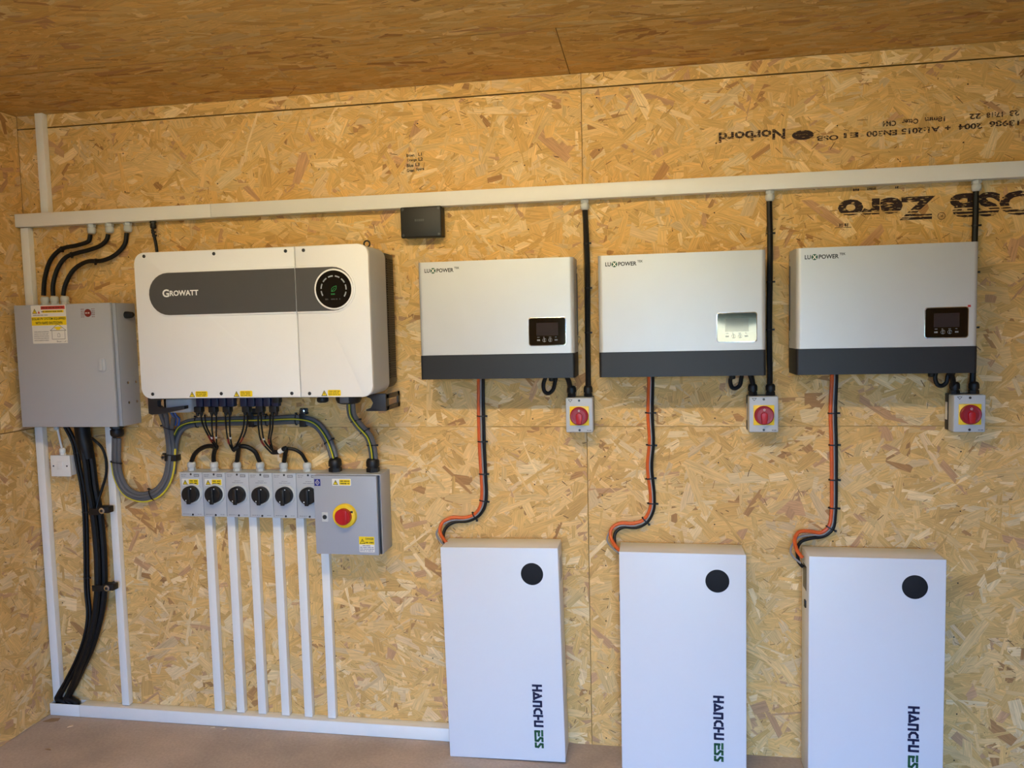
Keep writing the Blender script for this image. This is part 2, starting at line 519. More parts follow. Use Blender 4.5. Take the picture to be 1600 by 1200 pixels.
def strands(parent, O, ux, uy, nrm, w, h, seed, density=1900, lmul=1.0, spread=0.75, cross=0.22, tint=(1, 1, 1)):
    """Thousands of thin wood strands pressed flat on a board face: one mesh, each strand its own polygon."""
    rng = np.random.default_rng(seed)
    n = max(8, int(w * h * density))
    ns = int(n * 0.16)
    L = np.clip(rng.lognormal(math.log(0.108), 0.45, n), 0.03, 0.23) * lmul
    W = np.clip(rng.lognormal(math.log(0.025), 0.52, n), 0.006, 0.060)
    C = np.array(PAL)[rng.choice(len(PAL), n, p=PALW / PALW.sum())]
    # thin dark slivers of wood; also shadow in strand gaps, painted as colour
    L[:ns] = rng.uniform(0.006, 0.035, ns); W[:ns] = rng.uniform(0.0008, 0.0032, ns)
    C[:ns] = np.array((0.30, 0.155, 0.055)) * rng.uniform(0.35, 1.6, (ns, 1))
    C = C * rng.uniform(0.88, 1.08, (n, 1)) * np.array(tint)
    ang = rng.normal(0, spread, n)
    k = rng.random(n) < cross
    ang[k] = rng.uniform(-PI / 2, PI / 2, k.sum())
    cx = rng.uniform(-0.02, w + 0.02, n); cy = rng.uniform(-0.02, h + 0.02, n)
    h0 = rng.uniform(0.00010, 0.0010, n)
    h0[:ns] = rng.uniform(0.0007, 0.0011, ns)
    j = rng.uniform(-0.22, 0.22, (n, 4)) * np.minimum(L * 0.6, W * 1.6)[:, None]
    tp = rng.uniform(0.55, 1.0, (n, 2)); bow = rng.uniform(-0.14, 0.14, n)
    lu = np.stack([-L / 2 + j[:, 0], j[:, 1] * 0.5, L / 2 + j[:, 2], L / 2 + j[:, 3], j[:, 0] * 0.5, -L / 2 - j[:, 1]], 1)
    lv = np.stack([-W / 2 * tp[:, 0], -W / 2 * (1 + bow), -W / 2 * tp[:, 1], W / 2 * tp[:, 1], W / 2 * (1 - bow), W / 2 * tp[:, 0]], 1)
    # tilted ends: some strands dive under their neighbours
    ta = rng.normal(0, 0.0006, n) / np.maximum(L, 0.02); tb = rng.normal(0, 0.0003, n) / W
    ta[:ns] = 0; tb[:ns] = 0
    hh = h0[:, None] + ta[:, None] * lu + tb[:, None] * lv
    hh = np.clip(hh, -0.0006, 0.0014)
    ca, sa = np.cos(ang)[:, None], np.sin(ang)[:, None]
    s = np.clip(cx[:, None] + lu * ca - lv * sa, 0.0008, w - 0.0008)
    t = np.clip(cy[:, None] + lu * sa + lv * ca, 0.0008, h - 0.0008)
    O, ux, uy, nrm = (np.array(q, float) for q in (O, ux, uy, nrm))
    P = O + s[..., None] * ux + t[..., None] * uy + hh[..., None] * nrm
    P = P - np.array(base_of(parent))
    me = bpy.data.meshes.new('strands')
    me.vertices.add(n * 6); me.vertices.foreach_set('co', P.reshape(-1).astype(np.float32))
    me.loops.add(n * 6); me.loops.foreach_set('vertex_index', np.arange(n * 6, dtype=np.int32))
    me.polygons.add(n); me.polygons.foreach_set('loop_start', np.arange(0, n * 6, 6, dtype=np.int32))
    me.polygons.foreach_set('loop_total', np.full(n, 6, np.int32))
    me.update(calc_edges=True)
    ca_ = me.attributes.new('strand_colour', 'FLOAT_COLOR', 'CORNER')
    cc = np.ones((n, 6, 4), np.float32); cc[..., :3] = C[:, None, :]
    ca_.data.foreach_set('color', cc.reshape(-1))
    ga = me.attributes.new('grain', 'FLOAT_VECTOR', 'CORNER')
    gv = np.stack([lu, lv, np.repeat(rng.random(n)[:, None] * 10, 6, 1)], -1).astype(np.float32)
    ga.data.foreach_set('vector', gv.reshape(-1))
    me.materials.append(M['strand'])
    me.validate()
    o = bpy.data.objects.new('strands', me)
    col.objects.link(o); o.parent = parent
    o['kind'] = 'stuff'
    return o

# ------------------------------------------------------------------ the room
def panel(parent, x0, x1, z0, z1, gap=0.0012, seed=0, density=1900, face='back', zgap=None):
    p = MB()
    if face == 'back':
        z0, z1 = z0 + zgap[0], z1 - zgap[1]
        p.box(x0 + gap, x1 - gap, -0.013, 0.0, z0, z1)
        o = build('osb_panel', p, 'osb', parent)
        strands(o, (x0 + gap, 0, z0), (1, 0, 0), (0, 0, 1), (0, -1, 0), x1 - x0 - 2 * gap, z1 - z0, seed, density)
    elif face == 'left':          # x0,x1 are distances from the back wall
        p.box(ROOM_L - 0.013, ROOM_L, x0 + gap, x1 - gap, z0 + gap, z1 - gap)
        o = build('osb_panel', p, 'osb', parent)
        if density:
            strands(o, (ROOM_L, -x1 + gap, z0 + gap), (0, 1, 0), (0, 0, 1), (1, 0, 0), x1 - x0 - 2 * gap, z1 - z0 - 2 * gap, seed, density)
    elif face == 'ceiling':       # z0,z1 are distances from the back wall
        p.box(x0 + gap, x1 - gap, z0 + gap, z1 - gap, ROOM_H, ROOM_H + 0.013)
        o = build('osb_panel', p, 'osb', parent)
        if density:
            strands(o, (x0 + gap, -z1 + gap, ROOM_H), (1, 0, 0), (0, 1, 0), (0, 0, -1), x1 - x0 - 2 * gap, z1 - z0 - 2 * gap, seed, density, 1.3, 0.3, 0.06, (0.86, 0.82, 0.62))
    return o

SEAM = -0.2235
b = MB().box(ROOM_L - 0.12, ROOM_R + 0.12, -0.12, -0.0135, -0.02, ROOM_H + 0.12)
wall_back = build('wall_back', b, 'joint', loc=(0, 0.05, 0))
tag(wall_back, 'back wall lined with oriented strand board sheets', 'wall', kind='structure')
panels = []
for k, (z0, z1) in enumerate(((0.0, 1.2205), (1.2205, 2.4395), (2.4395, ROOM_H))):
    for q, (x0, x1) in enumerate(((ROOM_L, SEAM), (SEAM, 2.2165), (2.2165, ROOM_R))):
        panels.append(panel(wall_back, x0, x1, z0, z1, 0.0008, seed=10 + k * 3 + q, density=2100, zgap=(0.0, 0.0003) if k == 0 else (0.0003, 0.0022) if k == 1 else (0.0022, 0.0)))
# nail heads along the studs
for pi, (x0, x1, z0, z1) in enumerate(((ROOM_L, SEAM, 0, 1.22), (SEAM, 2.2165, 0, 1.22), (2.2165, ROOM_R, 0, 1.22),
                                       (ROOM_L, SEAM, 1.22, 2.44), (SEAM, 2.2165, 1.22, 2.44))):
    nb = MB(); rnd = random.Random(pi)
    x = x0 + 0.06
    while x < x1 - 0.02:
        z = z0 + 0.03
        while z < z1 - 0.01:
            nb.cyl((x + rnd.uniform(-0.008, 0.008), -0.0002, z), (0, -1, 0), 0.0026, 0.0015, 7)
            z += rnd.uniform(0.14, 0.3)
        x += 0.405
    o = build('nail_heads', nb, 'nail', panels[pi])
    o['kind'] = 'stuff'

b = MB().box(ROOM_L - 0.12, ROOM_L - 0.0135, 0.0, -ROOM_Y, -0.02, ROOM_H + 0.12)
wall_left = build('wall_left', b, 'joint', loc=(ROOM_L, -2.0, 0))
tag(wall_left, 'left side wall of oriented strand board meeting the back corner', 'wall', kind='structure')
for k, (y0, y1, dens) in enumerate(((0.0, 1.0, 2100), (1.0, 3.4, 500), (3.4, -ROOM_Y, 0))):
    panel(wall_left, y0, y1, 0.0, 1.2205, seed=40 + k, density=dens, face='left')
    panel(wall_left, y0, y1, 1.2205, ROOM_H, seed=50 + k, density=dens, face='left')

b = MB().box(ROOM_L - 0.12, ROOM_R + 0.12, 0.0, -ROOM_Y, ROOM_H + 0.0135, ROOM_H + 0.12)
ceiling = build('ceiling', b, 'joint', loc=(0, -2.3, ROOM_H))
tag(ceiling, 'brown strand board ceiling with one short open joint', 'ceiling', kind='structure')
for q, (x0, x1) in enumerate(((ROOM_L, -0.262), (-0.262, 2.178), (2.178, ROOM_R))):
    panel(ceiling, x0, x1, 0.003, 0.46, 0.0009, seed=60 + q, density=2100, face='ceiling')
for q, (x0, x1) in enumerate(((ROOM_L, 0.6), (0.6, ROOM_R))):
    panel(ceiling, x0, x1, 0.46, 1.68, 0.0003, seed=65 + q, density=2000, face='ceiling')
    panel(ceiling, x0, x1, 1.68, 2.90, 0.0003, seed=67 + q, density=0, face='ceiling')
    panel(ceiling, x0, x1, 2.90, -ROOM_Y, 0.0003, seed=69 + q, density=0, face='ceiling')

b = MB().box(ROOM_R, ROOM_R + 0.12, 0.0, -ROOM_Y, -0.02, ROOM_H + 0.12)
tag(build('wall_right', b, 'osb', loc=(ROOM_R, -2.3, 0)), 'right side wall of oriented strand board', 'wall', kind='structure')
b = MB()
b.box(ROOM_L - 0.12, DOOR_X0, -ROOM_Y, -ROOM_Y + 0.12, -0.02, ROOM_H + 0.12)
b.box(DOOR_X1, ROOM_R + 0.12, -ROOM_Y, -ROOM_Y + 0.12, -0.02, ROOM_H + 0.12)
b.box(DOOR_X0, DOOR_X1, -ROOM_Y, -ROOM_Y + 0.12, DOOR_H, ROOM_H + 0.12)
tag(build('wall_front', b, 'osb', loc=(0, ROOM_Y, 0)), 'front wall with the open doorway facing the equipment', 'wall', kind='structure')
b = MB().box(ROOM_L - 0.12, ROOM_R + 0.12, -0.12, -ROOM_Y + 0.12, -0.15, 0.0)
tag(build('floor', b, 'concrete', loc=(0, -2.3, 0)), 'dusty grey brown concrete floor', 'floor', kind='structure')
# a field that rises away from the doorway to a low crest, hedge along the crest
b = MB(); nx, ny = 40, 24
def land(x, d):
    u = max(0.0, (d - 7.0) / 27.0)
    return -0.14 + 1.75 * min(u, 1.0) ** 1.4 + 0.10 * math.sin(x * 0.45 + d * 0.2) * min(u, 1.0) - 0.35 * max(0.0, u - 1.0)
gx = [-40 + 80 * i / nx for i in range(nx + 1)]; gd = [-ROOM_Y + 0.12 + 50 * (k / ny) ** 1.3 for k in range(ny + 1)]
b.add([(x, -d, land(x, d)) for d in gd for x in gx],
      [(k * (nx + 1) + i, k * (nx + 1) + i + 1, (k + 1) * (nx + 1) + i + 1, (k + 1) * (nx + 1) + i) for k in range(ny) for i in range(nx)])
tag(build('ground', b, 'grass', loc=(0, -20, -0.14)), 'dry grass field rising outside the open doorway', 'ground', kind='structure')
rnd = random.Random(4)
b = MB()
for k in range(60):
    x = -30 + k * 1.02; hh = 2.2 + rnd.uniform(-0.5, 0.9)
    b.lathe([(0.5, 0), (1.25, 0.5), (1.35, hh * 0.6), (0.7, hh), (0.1, hh + 0.25)], (x, -37 + rnd.uniform(-0.6, 0.6), land(x, 37) - 0.1), (0, 0, 1), 9)
tag(build('hedge', b, 'hedge', loc=(0, -37, 1.4)), 'dark hedge along the far edge of the field outside', 'hedge')

# unseen pale bank, added and ridged to give the middle display a striped reflection
b = MB(); nx, nz = 60, 26
def bank(u, v):
    x = 0.55 + 2.1 * u; top = 1.62 + 0.10 * math.sin(u * 7.0 + 0.8) - 0.12 * u
    rid = 0.07 * math.sin((u * 6.0 + v * 5.5) * 2 * PI)
    return (x, -12.0 - 1.4 * v + rid * (1 - v), -0.25 + (top + 0.25) * math.sin(0.5 * PI * v))
b.add([bank(i / nx, k / nz) for k in range(nz + 1) for i in range(nx + 1)] + [(0.55, -14.8, -0.25), (2.65, -14.8, -0.25)],
      [(k * (nx + 1) + i, k * (nx + 1) + i + 1, (k + 1) * (nx + 1) + i + 1, (k + 1) * (nx + 1) + i) for k in range(nz) for i in range(nx)]
      + [tuple(nz * (nx + 1) + i for i in range(nx + 1)) + ((nz + 1) * (nx + 1) + 1, (nz + 1) * (nx + 1))])
tag(build('reflected_bank', b, 'straw', loc=(1.6, -13, -0.2)), 'pale ridged bank added outside for the reflection in the middle display', 'straw')

# LED batten on the ceiling (behind the camera's upper edge of view)
bt = thing('led_batten', 'white LED batten lamp fixed under the ceiling', 'lamp', (-0.58, -1.65, ROOM_H))
build('housing', MB().box(-1.35, 0.19, 1.615, 1.685, ROOM_H - 0.03, ROOM_H - 0.001, 0.004), 'pvc', bt)
build('diffuser', MB().box(-1.33, 0.17, 1.62, 1.68, ROOM_H - 0.062, ROOM_H - 0.030, 0.012, 3), 'diffuser', bt)
for x in (-1.352, 0.172):
    build('end_cap', MB().box(x, x + 0.02, 1.616, 1.684, ROOM_H - 0.066, ROOM_H - 0.028, 0.003), 'pvc', bt)

# ------------------------------------------------------------------ printing and handwriting on the boards (flat marks on the panel faces)
up = panels[4]          # upper right sheet carries the maker's stencil, upside down as the sheet hangs
DM = 0.0017
t = MB()
t.text('OSB', 1.007, 1.282, 1.925, 2.006, DM, 180, 0.045)
t.text('Zero', 0.651, 0.962, 1.925, 2.003, DM, 180, 0.042)
# the lower third of the logo is ruled by bare horizontal lines: cut the letters there
def cut_lines(mb, zs):
    me = bpy.data.meshes.new('cut'); me.from_pydata(mb.v, [], mb.f)
    bm = bmesh.new(); bm.from_mesh(me); bpy.data.meshes.remove(me)
    for z0, z1 in zs:
        for z in (z0, z1):
            bmesh.ops.bisect_plane(bm, geom=bm.verts[:] + bm.edges[:] + bm.faces[:], plane_co=(0, 0, z), plane_no=(0, 0, 1), dist=1e-6)
        kill = [f for f in bm.faces if z0 < f.calc_center_median().z < z1]
        bmesh.ops.delete(bm, geom=kill, context='FACES')
    out = MB(); bm.verts.index_update()
    out.add([v.co for v in bm.verts], [[v.index for v in f.verts] for f in bm.faces])
    bm.free()
    return out
t = cut_lines(t, ((1.9335, 1.937), (1.9445, 1.9485), (1.9535, 1.9575)))
build('logo_lettering', t, 'stencil', up, label='upside-down black stencil reading OSB Zero', smooth=0)
t = MB()
t.text('R', 0.977, 0.987, 1.929, 1.938, DM, 180)
c1, c2 = circle(0.982, 1.9335, 0.0125, 20), circle(0.982, 1.9335, 0.0105, 20)
for k in range(20):
    t.flat([c1[k], c1[(k + 1) % 20], c2[(k + 1) % 20], c2[k]], DM)
t.bars(0.655, 0.685, 1.917, 0.010, DM, 3, 2); t.flat(rect(0.640, 0.695, 1.9075, 1.9095), DM)
t.bars(0.70, 0.72, 2.034, 0.008, DM, 5, 1); t.bars(0.745, 0.772, 2.035, 0.008, DM, 6, 1); t.bars(0.835, 0.85, 2.036, 0.008, DM, 7, 1)
build('registered_mark', t, 'stencil_thin', up, smooth=0)
t = MB()
t.text('Norbord', 0.254, 0.477, 2.2195, 2.2545, DM, 180, 0.03)
build('maker_lettering', t, 'stencil_thin', up, label='upside-down stencil of the board maker name', smooth=0)
t = MB()
t.flat([(0.535 + 0.036 * math.cos(a * PI / 12), 2.2285 + 0.0165 * math.sin(a * PI / 12)) for a in range(24)], DM)
lg = build('leaf_emblem', t, 'stencil', up, smooth=0)
t = MB()
for s, x0, x1, z0, z1 in (('OSB', 0.580, 0.651, 2.205, 2.222), ('E1', 0.668, 0.715, 2.210, 2.227), ('EN300', 0.741, 0.838, 2.209, 2.228),
                          ('A1:2015', 0.852, 0.972, 2.211, 2.230), ('+', 0.988, 1.006, 2.216, 2.231), ('2004', 1.030, 1.103, 2.214, 2.233),
                          ('13986', 1.124, 1.215, 2.217, 2.236), ('EN', 1.232, 1.268, 2.218, 2.236),
                          ('CM4', 0.792, 0.835, 2.240, 2.258), ('Otter', 0.853, 0.905, 2.243, 2.260), ('18mm', 0.925, 0.988, 2.245, 2.262),
                          ('22', 1.063, 1.098, 2.246, 2.264), ('17:18', 1.115, 1.165, 2.248, 2.265), ('23', 1.185, 1.215, 2.249, 2.267)):
    t.text(s, x0, x1, z0, z1, DM, 180, 0.03)
build('standard_lettering', t, 'stencil_thin', up, label='upside-down rows of small stencilled standard numbers', smooth=0)
t = MB()
for s, x0, x1, z in (('Brown', -0.879, -0.848, 2.241), ('L1', -0.833, -0.820, 2.243), ('Orange', -0.877, -0.840, 2.2225), ('L2', -0.833, -0.816, 2.225),
                     ('Blue', -0.879, -0.853, 2.204), ('L3', -0.845, -0.829, 2.206), ('Green', -0.879, -0.850, 2.1855), ('Spare', -0.843, -0.812, 2.188)):
    t.text(s, x0, x1, z - 0.0055, z + 0.0065, DM, 0, 0.03)
build('handwriting', t, 'pen', panels[3], label='four handwritten marker lines naming wire colours', smooth=0)

# ------------------------------------------------------------------ cable trunking
def trunk_h(name_label, x0, x1, z0, z1, dep, lips=True):
    t = thing('cable_trunking', name_label, 'trunking', ((x0 + x1) / 2, 0, z0), 'white cable trunking')
    build('channel', MB().box(x0, x1, 0.0016, dep - 0.0045, z0 + 0.001, z1 - 0.001, 0.0008), 'pvc', t)
    l = MB().box(x0, x1, dep - 0.004, dep, z0, z1, 0.0016)
    l.box(x0, x1, dep - 0.010, dep - 0.0035, z0, z0 + 0.0012)
    l.box(x0, x1, dep - 0.010, dep - 0.0035, z1 - 0.0012, z1)
    build('lid', l, 'pvc', t)
    return t

def trunk_v(label, x0, x1, z0, z1, dep=0.03):
    t = thing('cable_trunking', label, 'trunking', ((x0 + x1) / 2, 0, z0), 'white cable trunking')
    build('channel', MB().box(x0 + 0.001, x1 - 0.001, 0.0016, dep - 0.0035, z0, z1, 0.0008), 'pvc', t)
    l = MB().box(x0, x1, dep - 0.003, dep, z0, z1, 0.0014)
    l.box(x0, x0 + 0.0012, dep - 0.008, dep - 0.0025, z0, z1)
    l.box(x1 - 0.0012, x1, dep - 0.008, dep - 0.0025, z0, z1)
    build('lid', l, 'pvc', t)
    return t

def gland(mb, x, d, z, up, r, h):
    """Cable gland: hexagonal body, gap, ribbed dome nut; up is +1 or -1."""
    ax = (0, 0, up)
    mb.lathe([(r * 1.0, 0), (r * 1.0, h * 0.28), (r * 0.92, h * 0.31)], (x, -d, z), ax, 6)
    mb.lathe([(r * 0.82, h * 0.28), (r * 0.82, h * 0.42)], (x, -d, z), ax, 14)
    mb.lathe([(r * 0.96, h * 0.40), (r, h * 0.44), (r, h * 0.78), (r * 0.86, h * 0.93), (r * 0.62, h)], (x, -d, z), ax, 12)
    return mb

top_a = trunk_h('short left length of white trunking along the top of the wall', -2.513, -1.6555, 2.0425, 2.0945, 0.05)
top_b = trunk_h('long white trunking crossing the wall above the three silver inverters', -1.6535, 2.55, 2.0425, 2.0945, 0.05)
for x in (-2.187, -2.107, -2.026):
    build('cable_gland', gland(MB(), x, 0.027, 2.0425, -1, 0.0165, 0.038), 'gland_grey', top_a)
build('cable_gland', gland(MB(), -1.917, 0.025, 2.0425, -1, 0.012, 0.030), 'black', top_a, label='black gland')
for x in (-0.2155, 0.4225, 1.0805):
    build('cable_gland', gland(MB(), x, 0.024, 2.0425, -1, 0.0155, 0.036), 'gland_grey', top_b)
trunk_v('white trunking riser between the top trunking and the ceiling', -2.408, -2.374, 2.0955, 2.4905)
trunk_v('short white trunking above the grey enclosure at the far left', -2.508, -2.472, 1.727, 2.0415)
trunk_v('tall white trunking below the grey enclosure beside the left corner', -2.506, -2.471, 0.054, 1.238)
trunk_v('tall white trunking below the grey enclosure right of the black cables', -2.182, -2.150, 0.054, 1.238)
for i, (xa, w) in enumerate((('leftmost', -1.762), ('second from left', -1.664), ('third from left', -1.570), ('fourth from left', -1.469), ('fifth from left', -1.371))):
    trunk_v('slim white trunking drop under the rotary isolators, %s of five' % xa, w, w + 0.033, 0.054, 0.872)
trunk_v('slim white trunking drop under the grey box with the yellow and red switch', -1.272, -1.2395, 0.054, 0.750)
trunk_h('white trunking along the floor ending at the leftmost white battery', -2.3685, -0.7625, 0.0012, 0.052, 0.05)
t = thing('cable_trunking', 'short open-topped end of the floor trunking in the left corner', 'trunking', (-2.44, 0, 0.0012), 'white cable trunking')
c_ = MB().box(-2.508, -2.3695, 0.0016, 0.0455, 0.0015, 0.004).box(-2.508, -2.3695, 0.0016, 0.004, 0.004, 0.051).box(-2.508, -2.5055, 0.004, 0.0455, 0.004, 0.051)
build('channel', c_, 'pvc', t)
build('lid', MB().box(-2.508, -2.3695, 0.046, 0.050, 0.0012, 0.052, 0.0016), 'pvc', t)

# ------------------------------------------------------------------ warning stickers
def hazard(mb_y, mb_k, x0, z0, s, d):
    """Triangle with bolt: yellow field, dark outline and bolt."""
    tri = [(x0, z0), (x0 + s, z0), (x0 + s / 2, z0 + s * 0.9)]
    mb_k.flat(tri, d)
    c = (x0 + s / 2, z0 + s * 0.32)
    mb_y.flat([(c[0] + (x - c[0]) * 0.72, c[1] + (z - c[1]) * 0.72) for x, z in tri], d + 0.0002)
    q = lambda u, v: (x0 + s * u, z0 + s * v)
    mb_k.flat([q(.52, .62), q(.40, .36), q(.50, .38), q(.46, .14), q(.60, .44), q(.50, .42), q(.58, .62)], d + 0.0004)

def sticker(parent, x0, x1, z0, z1, d, seed, name='warning_label', words=2):
    p = build(name, MB().prism(rrect(x0, x1, z0, z1, 0.0025, 3), d, d + 0.0004), 'paper', parent, label='white and yellow warning sticker')
    y, k = MB(), MB()
    h = z1 - z0
    hazard(y, k, x0 + h * 0.12, z0 + h * 0.12, h * 0.8, d + 0.0006)
    y.flat(rrect(x0 + h * 1.1, x1 - h * 0.1, z0 + h * 0.1, z1 - h * 0.1, 0.002, 3), d + 0.0006)
    for q in range(words):
        k.bars(x0 + h * 1.25, x1 - h * 0.25, z1 - h * (0.34 + 0.34 * q), h * 0.17, d + 0.0009, seed + q, 2)
    build('yellow_print', y, 'yellow', p, smooth=0)
    build('black_print', k, 'ink', p, smooth=0)
    return p

# ------------------------------------------------------------------ grey enclosure at far left
e = thing('electrical_enclosure', 'large grey steel enclosure with yellow solar label at far left', 'enclosure', (-2.25, 0, 1.24))
build('body', MB().box(-2.470, -2.034, 0.0016, 0.116, 1.240, 1.7235, 0.002), 'grey_steel', e)
build('door', MB().box(-2.4725, -2.050, 0.1175, 0.132, 1.2395, 1.7245, 0.002), 'grey_steel', e)
build('door_edge', MB().box(-2.0485, -2.0345, 0.114, 0.121, 1.2415, 1.7225, 0.0015), 'grey_steel2', e)
la = MB().prism(rrect(-2.112, -2.082, 1.459, 1.509, 0.008, 4), 0.1318, 0.137, 0.0015)
la.box(-2.110, -2.092, 0.1368, 0.1425, 1.462, 1.506, 0.002)
build('latch', la, 'grey_plastic', e)
g = MB()
for x in (-2.389, -2.346, -2.300):
    build('cable_gland', gland(MB(), x, 0.062, 1.7235, 1, 0.0165, 0.036), 'gland_grey', e)
build('cable_gland', gland(MB(), -2.105, 0.06, 1.240, -1, 0.026, 0.05), 'black', e, label='black gland')
build('cable_gland', gland(MB(), -2.404, 0.03, 1.240, -1, 0.010, 0.026), 'gland_grey', e)
build('side_plug', MB().lathe([(0.014, 0), (0.014, 0.008), (0.011, 0.03), (0.007, 0.034)], (-2.034, -0.062, 1.677), (1, 0, 0), 14), 'black', e)
for z, d in ((1.409, 0.075), (1.330, 0.075), (1.409, 0.025), (1.330, 0.025)):
    build('side_screw', MB().lathe([(0.0055, 0), (0.0055, 0.002), (0.003, 0.0035)], (-2.034, -d, z), (1, 0, 0), 10), 'chrome', e)
# stickers on the door
D0 = 0.132
lb = build('solar_label', MB().prism(rrect(-2.396, -2.242, 1.572, 1.722, 0.002, 3), D0, D0 + 0.0004), 'paper', e, label='white sticker with yellow band and house drawing')
y, k, r = MB(), MB(), MB()
y.flat(rect(-2.396, -2.242, 1.643, 1.677), D0 + 0.0006)
y.flat(rect(-2.345, -2.252, 1.692, 1.702), D0 + 0.0006)
r.flat(rect(-2.352, -2.246, 1.7055, 1.7185), D0 + 0.0006)
hazard(y, k, -2.391, 1.690, 0.022, D0 + 0.0006)
r.flat([(-2.367, 1.690), (-2.356, 1.690), (-2.3615, 1.701)], D0 + 0.0006)
k.text('SOLAR PV SYSTEM EQUIPPED', -2.394, -2.245, 1.6625, 1.6735, D0 + 0.0009, 0, 0.02)
k.text('WITH RAPID SHUTDOWN', -2.379, -2.260, 1.6470, 1.6580, D0 + 0.0009, 0, 0.02)
for q, s in enumerate(('TURN RAPID SHUTDOWN', 'SWITCH TO THE "OFF"', 'POSITION TO SHUT DOWN', 'PV SYSTEM AND REDUCE', 'SHOCK HAZARD IN ARRAY')):
    k.text(s, -2.389, -2.324, 1.6155 - q * 0.0084, 1.6205 - q * 0.0084, D0 + 0.0008)
k.bars(-2.388, -2.322, 1.6835, 0.0028, D0 + 0.0008, 2, 6)
k.bars(-2.350, -2.250, 1.6970, 0.004, D0 + 0.0009, 8, 5); k.bars(-2.348, -2.250, 1.712, 0.004, D0 + 0.0009, 9, 6)
fx = lambda x, z: (x, z)
stroke(k, [(-2.316, 1.622), (-2.281, 1.648), (-2.246, 1.622), (-2.316, 1.622)], 0.0014, D0 + 0.0008, fx)
stroke(k, [(-2.309, 1.622), (-2.309, 1.588), (-2.252, 1.588), (-2.252, 1.622)], 0.0014, D0 + 0.0008, fx)
stroke(k, [(-2.284, 1.597), (-2.284, 1.608), (-2.279, 1.612), (-2.274, 1.608), (-2.274, 1.597), (-2.284, 1.597)], 0.001, D0 + 0.0008, fx)
y.flat([(-2.298, 1.630), (-2.264, 1.630), (-2.264, 1.634), (-2.273, 1.637), (-2.289, 1.637), (-2.298, 1.634)], D0 + 0.0006)
y.flat(rect(-2.290, -2.272, 1.624, 1.630), D0 + 0.0006)
k.text('Sheet 1 of 1', -2.290, -2.244, 1.576, 1.582, D0 + 0.0008)
build('yellow_print', y, 'yellow', lb, smooth=0); build('black_print', k, 'ink', lb, smooth=0); build('red_print', r, 'red_print', lb, smooth=0)
md = build('maker_badge', MB().flat(circle(-2.1465, 1.687, 0.0155, 24), D0 + 0.0004), 'brown_red', e, label='maroon round printed badge')
k = MB().bars(-2.158, -2.135, 1.687, 0.005, D0 + 0.0008, 4, 2)
build('badge_text', k, 'paper', md, smooth=0)
for xa, xb in ((-2.176, -2.163), (-2.130, -2.116)):
    k = MB()
    for z in (1.702, 1.694, 1.687, 1.680, 1.672):
        k.bars(xa, xb, z, 0.003, D0 + 0.0006, int(z * 1e3), 2)
    build('badge_print', k, 'brown_red', e, smooth=0)['kind'] = 'stuff'

# ------------------------------------------------------------------ white connection unit
s = thing('fused_spur', 'small white connection unit below the grey enclosure', 'switch', (-2.388, 0, 1.022))
build('back_box', MB().box(-2.430, -2.346, 0.0016, 0.032, 1.0245, 1.1075, 0.003), 'pvc', s)
build('face_plate', MB().box(-2.433, -2.343, 0.0325, 0.0415, 1.022, 1.110, 0.003, 3), 'pvc', s)
build('rocker', MB().box(-2.402, -2.374, 0.041, 0.0445, 1.052, 1.086, 0.002), 'pvc', s)
build('flex_slot', MB().box(-2.398, -2.378, 0.041, 0.0425, 1.0555, 1.0585), 'fade', s)
for x in (-2.419, -2.357):
    build('screw', MB().cyl((x, -0.041, 1.066), (0, -1, 0), 0.0035, 0.0015, 10), 'screw_dark', s)
build('cable_gland', gland(MB(), -2.391, 0.019, 1.1075, 1, 0.0125, 0.03), 'pvc', s)

# ------------------------------------------------------------------ large white inverter
G = thing('solar_inverter', 'large white string inverter with charcoal band and round display', 'inverter', (-1.372, 0, 1.365))
X0, X1, Z0, Z1, XS = -1.812, -0.9335, 1.366, 1.8905, -1.1985
build('heatsink', MB().prism(rrect(X0 + 0.008, X1 - 0.004, Z0 + 0.012, Z1 - 0.010, 0.03), 0.03, 0.128, 0.002), 'heatsink', G)
build('shell', MB().prism(rrect(X0 + 0.004, X1 - 0.0005, Z0 + 0.002, Z1 - 0.002, 0.036, 8), 0.129, 0.296, 0.004), 'inv_side', G)
fcL = build('front_cover', MB().prism(rrect(X0, XS - 0.0015, Z0, Z1, 0.036, 8, (1, 0, 0, 1)), 0.2965, 0.310, 0.003, 3), 'white_gloss', G)
fcR = build('front_cover', MB().prism(rrect(XS + 0.0015, X1, Z0, Z1, 0.036, 8, (0, 1, 1, 0)), 0.2965, 0.310, 0.003, 3), 'white_gloss', G)
bz0, bz1 = 1.6655, 1.8155; br = (bz1 - bz0) / 2; bc = (bz0 + bz1) / 2
def capsule(x0, x1, z0, z1, left, right, n=14):
    r = (z1 - z0) / 2; c = (z0 + z1) / 2; out = []
    if left: out += [(x0 + r + r * math.cos(a), c + r * math.sin(a)) for a in [PI / 2 + PI * k / n for k in range(n + 1)]]
    else: out += [(x0, z1), (x0, z0)]
    if right: out += [(x1 - r + r * math.cos(a), c + r * math.sin(a)) for a in [-PI / 2 + PI * k / n for k in range(n + 1)]]
    else: out += [(x1, z0), (x1, z1)]
    return out
build('band_rim', MB().prism(capsule(-1.7645, XS - 0.0015, bz0 - 0.007, bz1 + 0.007, True, False), 0.3095, 0.3125, 0.002), 'white_gloss', fcL)
build('band_rim', MB().prism(capsule(XS + 0.0015, -0.9815, bz0 - 0.007, bz1 + 0.007, False, True), 0.3095, 0.3125, 0.002), 'white_gloss', fcR)
build('band', MB().prism(capsule(-1.7575, XS - 0.0015, bz0, bz1, True, False), 0.3120, 0.3133), 'band', fcL)
